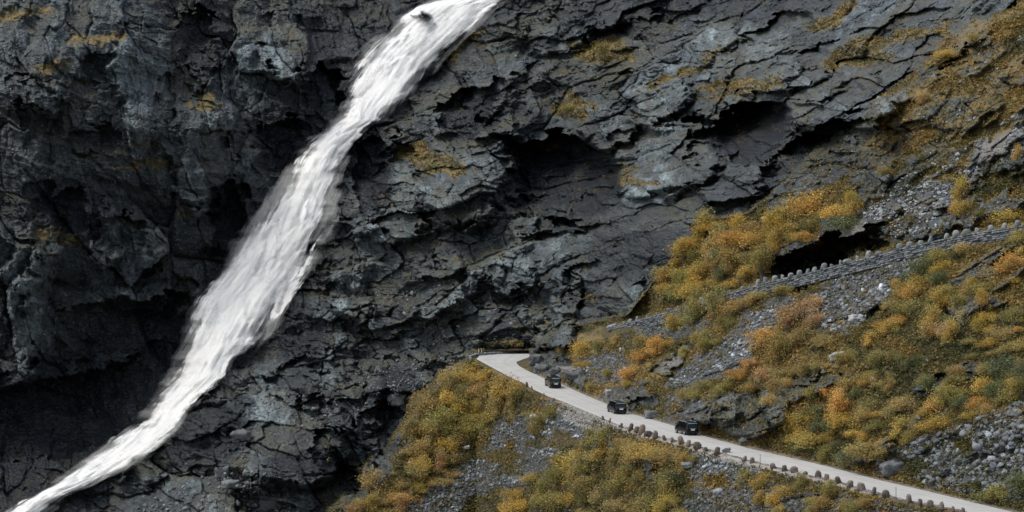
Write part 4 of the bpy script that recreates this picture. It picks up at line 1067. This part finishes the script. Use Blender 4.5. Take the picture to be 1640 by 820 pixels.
R5 = "on the slope just below the hairpin"; R6 = "at the hairpin slope's bottom left"; R7 = "below the lower road, bottom centre"; R8 = "below the guard stones, bottom right"; R9 = "high on the upper right slope"; R10 = "above the roadside rock bank"
fill([(1045, 465), (1095, 398), (1130, 362), (1200, 348), (1290, 338), (1345, 330), (1385, 320), (1390, 345), (1330, 385), (1240, 418), (1190, 448), (1120, 470)], 46, 13, 22, {"golden": 5, "olive": 2.5, "orange": 1, "dark green": 1, "yellow-brown": 2}, R1)
for (u, v, r, c) in ((1218, 432, 11, "orange"), (1085, 425, 12, "orange"), (1065, 452, 10, "orange"), (1290, 380, 15, "orange"), (1240, 355, 14, "orange"), (1115, 465, 15, "golden"), (1160, 440, 20, "dark green"), (1160, 405, 14, "dark green"), (1372, 340, 14, "orange")):
    SH.append((u, v, r, c, R1))
for (u, v, r, c) in ((1078, 525, 15, "golden"), (1072, 545, 15, "orange"), (1052, 560, 16, "orange"), (1030, 573, 15, "orange"), (1012, 598, 15, "orange"), (1002, 618, 11, "golden"), (932, 568, 14, "golden"), (938, 585, 9, "golden"), (1025, 556, 13, "yellow-brown"), (1108, 512, 22, "olive"), (1130, 535, 15, "olive"),
                     (1118, 495, 17, "olive"), (1150, 498, 20, "olive"), (1180, 492, 20, "yellow-brown"), (1205, 480, 17, "yellow-brown"), (1165, 520, 14, "olive"), (1225, 468, 15, "yellow-brown"), (1095, 565, 11, "olive"), (1130, 560, 12, "olive"), (1150, 545, 11, "olive"), (1260, 462, 14, "olive"),
                     (1205, 575, 24, "rusty"), (1190, 595, 18, "orange"), (1228, 545, 24, "orange"), (1262, 520, 22, "rusty"), (1300, 495, 18, "rusty"), (1248, 570, 22, "yellow-brown"), (1285, 540, 20, "yellow-brown"), (1225, 605, 18, "rusty"), (1310, 515, 14, "rusty"), (1255, 600, 16, "olive"), (1322, 545, 14, "yellow-brown"),
                     (960, 560, 10, "olive"), (905, 560, 9, "yellow-brown"), (975, 600, 9, "olive"), (950, 620, 9, "olive"), (985, 545, 10, "yellow-brown")):
    SH.append((u, v, r, c, R2))
fill([(1110, 610), (1170, 605), (1240, 620), (1250, 640), (1140, 645), (1085, 650)], 9, 10, 15, {"olive": 4, "golden": 2, "dark green": 1, "yellow-brown": 2}, R10)
fill([(1250, 690), (1300, 660), (1400, 640), (1480, 650), (1560, 625), (1640, 600), (1640, 635), (1500, 688), (1400, 732), (1350, 745), (1265, 712)], 40, 12, 22, {"golden": 4, "olive": 4, "orange": 1, "dark green": 1.5, "yellow-brown": 2}, R3)
fill([(1250, 610), (1330, 560), (1400, 560), (1520, 560), (1640, 540), (1640, 620), (1500, 640), (1400, 640), (1260, 650)], 28, 8, 15, {"yellow-brown": 4, "olive": 4, "orange": 1, "dark green": 1}, R3)
fill([(1420, 480), (1460, 420), (1540, 395), (1640, 380), (1640, 560), (1560, 555), (1480, 555), (1400, 540)], 44, 10, 20, {"golden": 5, "olive": 4, "orange": 1.2, "dark green": 1, "yellow-brown": 2, "pale straw": .8}, R4)
for (u, v, r, c) in ((1420, 525, 15, "orange"), (1440, 515, 12, "orange"), (1395, 545, 14, "golden"), (1455, 470, 15, "yellow-brown"), (1520, 530, 16, "pale straw"), (1612, 600, 22, "dark green"), (1640, 610, 20, "dark green"), (1480, 612, 12, "olive"), (1600, 795, 24, "olive"), (1635, 780, 18, "dark green")):
    SH.append((u, v, r, c, R4 if v < 580 else R3))
fill([(765, 592), (830, 615), (845, 640), (800, 665), (760, 700), (700, 730), (655, 725), (650, 700), (700, 640), (730, 600)], 36, 12, 20, {"olive": 5, "golden": 3, "yellow-brown": 5, "rusty": .6}, R5)
fill([(555, 822), (600, 775), (650, 730), (740, 725), (735, 760), (680, 790), (640, 822)], 17, 11, 18, {"yellow-brown": 5, "golden": 2, "olive": 2, "rusty": 2}, R6)
fill([(800, 828), (835, 775), (880, 745), (930, 715), (975, 692), (1060, 718), (1100, 735), (1100, 830)], 40, 13, 23, {"olive": 5, "golden": 3, "yellow-brown": 4, "orange": .8, "dark green": .8}, R7)
for (u, v, r, c) in ((930, 735, 12, "orange"), (1045, 720, 16, "golden"), (1010, 700, 17, "olive"), (870, 680, 16, "olive"), (885, 665, 12, "olive"), (850, 660, 10, "olive"), (860, 692, 12, "yellow-brown"), (1115, 735, 9, "olive")):
    SH.append((u, v, r, c, R7))
fill([(1170, 752), (1240, 762), (1300, 778), (1400, 806), (1440, 826), (1200, 826), (1230, 790), (1180, 770)], 17, 9, 16, {"golden": 4, "olive": 3, "yellow-brown": 3, "orange": 1}, R8)
for (u, v, r, c) in ((1540, 315, 17, "golden"), (1548, 335, 16, "golden"), (1530, 340, 12, "orange"), (1618, 345, 17, "golden"), (1518, 85, 11, "golden"), (1560, 60, 9, "yellow-brown"), (1630, 250, 10, "orange"), (1545, 260, 10, "rusty"), (1415, 275, 9, "yellow-brown"), (965, 85, 16, "yellow-brown"), (915, 168, 12, "olive"), (1575, 345, 12, "olive"), (1480, 160, 9, "yellow-brown")):
    SH.append((u, v, r, c, R9 if u > 1300 else "on a cliff ledge right of the waterfall"))
SH = [s for s in SH if not (vR(s[0]) - 2 < s[1] + s[2] * .35 and s[1] < vL(s[0]) + 1 and s[0] > 770) or s[1] > vL(s[0])]
fixed = []
for (u, v, r, c, reg) in SH:                                # keep crowns off the carriageway
    if u > 765 and v > vL(u) - 5 and v - r * 1.35 < vL(u) + 5: v = vL(u) + 5 + r * 1.35
    if u > 850 and v < vR(u) and v + r * .9 > vR(u) - 5: v = vR(u) - 5 - r * .9
    fixed.append((u, v, r, c, reg))
SH = fixed
from collections import defaultdict
byk = defaultdict(list)
def sizeword(r): return "small" if r < 12 else "large" if r >= 18 else "middling"
for i, s in enumerate(SH): byk[(sizeword(s[2]), s[3], s[4])].append(i)
LAB = {}
for k, idx in byk.items():
    idx.sort(key=lambda i: SH[i][0])
    for j, i in enumerate(idx):
        LAB[i] = f"{k[0]} {k[1]} shrub {k[2]}" + ("" if len(idx) == 1 else f", {ordinal(j)} from left")
for i, (u, v, r, c, reg) in enumerate(SH):
    fm, sm = PROT[int(RNG.integers(len(PROT)))]
    vb_ = v + r * .72; d = float(Dat(u, v + r * .3)); d2 = float(Dat(u, vb_)); d = min(d, d2 + 1.5)
    s_ = 1.42 * r * d / F
    o = empty("shrub", tuple(P(u, vb_, d)), RNG.uniform(0, 6.28)); o.scale = (s_ * RNG.uniform(.9, 1.5), s_ * RNG.uniform(.8, 1.1), s_ * RNG.uniform(.7, 1.25))
    tag(o, LAB[i], "shrub", "autumn shrubs " + reg)
    cc = np.array(COLS[c]) * RNG.uniform(.85, 1.15) * np.array([RNG.uniform(.93, 1.07), 1, RNG.uniform(.9, 1.1)])
    f = bpy.data.objects.new("foliage", fm); COL.objects.link(f); f.parent = o; f.color = (*cc, 1)
    g = bpy.data.objects.new("stems", sm); COL.objects.link(g); g.parent = o
print("SHRUBS", len(SH))

# bare twiggy bush in front of the middle van
def bare_bush(u, v, lab):
    rng = np.random.default_rng(5); bm = bmesh.new()
    def br(p, d, L, w, lev):
        q = p + d * L
        a = [bm.verts.new(p + Vector((math.cos(t) * w, math.sin(t) * w, 0))) for t in (0, 2.1, 4.2)]
        b_ = [bm.verts.new(q + Vector((math.cos(t) * w * .6, math.sin(t) * w * .6, 0))) for t in (0, 2.1, 4.2)]
        for i in range(3): bm.faces.new((a[i], a[(i + 1) % 3], b_[(i + 1) % 3], b_[i]))
        if lev:
            for _ in range(3):
                nd = (d + Vector(rng.normal(size=3)) * .45).normalized(); nd.z = abs(nd.z)
                br(p + d * L * rng.uniform(.5, 1), nd, L * .7, w * .6, lev - 1)
    for _ in range(9):
        d = Vector(rng.normal(size=3)); d.z = abs(d.z) + 1.2; br(Vector((rng.normal() * .3, rng.normal() * .3, -.1)), d.normalized(), .9, .03, 3)
    o = bm_obj("bare_bush", bm, M_BARK); o.location = P(u, v, Dat(u, v)); tag(o, lab, "bush")
bare_bush(992, 696, "bare twiggy grey bush on the road edge in front of the middle van")

# ------------------------------------------------------------------ heath: one mass of small leaves over the near hillside
def heath(n):
    rng = np.random.default_rng(31)
    u = rng.uniform(520, 1700, n * 4); v = rng.uniform(-20, 850, n * 4)
    j = np.clip(np.searchsorted(us, u), 0, NU - 1); i = np.clip(np.searchsorted(vv, v), 0, NV - 1)
    dens = vb[i, j] * isB[i, j] + .28 * sb[i, j] + .18 * rb[i, j] * (pale[i, j] < .05) + .75 * och[i, j] * (~isB[i, j])
    dens = dens * (1 - .8 * (pale[i, j] > .2))
    ok = (rng.random(n * 4) < dens) & ~onr[i, j]
    ok &= ~((u > 760) & (v > vR(u) - 4) & (v < vL(u) + 7)) & (np.abs(v - vU(u) - 6) > 9)
    u, v, i, j = u[ok][:n], v[ok][:n], i[ok][:n], j[ok][:n]
    d = D[i, j]; p = P(u, v, d)
    n = len(u)
    big = fbm(p[:, 0] / 6, p[:, 2] / 3.2, 201, 4); mid_ = vnoise(p[:, 0] / 1.4, p[:, 2] / 1.1, 202)
    pal = np.array([(.075, .078, .033), (.12, .11, .043), (.18, .145, .053), (.25, .18, .06), (.32, .22, .075), (.22, .155, .08)])
    q = np.clip((big * .9 + .5) * 3.4 + (mid_ - .5) * 2.2 + rng.normal(size=n) * .2 + 1.3 * gold[i, j], 0, 4.99); k = q.astype(int); f = (q - k)[:, None]
    col = pal[k] * (1 - f) + pal[np.minimum(k + 1, 5)] * f
    per = 4
    C = np.repeat(p, per, 0) + rng.normal(size=(n * per, 3)) * np.array([.16, .16, .08]) + np.array([0, -.08, .10])
    S = rng.uniform(.07, .19, n * per) * np.repeat(.8 + .9 * mid_, per)
    V, Fc = leaf_quads(C, S, rng, .8)
    T = np.repeat(col, per, 0) * rng.uniform(.75, 1.25, (n * per, 1))
    me = quick_mesh("heath", V, Fc); vcol(me, "tone", np.repeat(T, 4, 0))
    tag(link("heath", me, M_HEATH), "low autumn heath and grass covering the slopes", None, None, "stuff")
heath(85000)
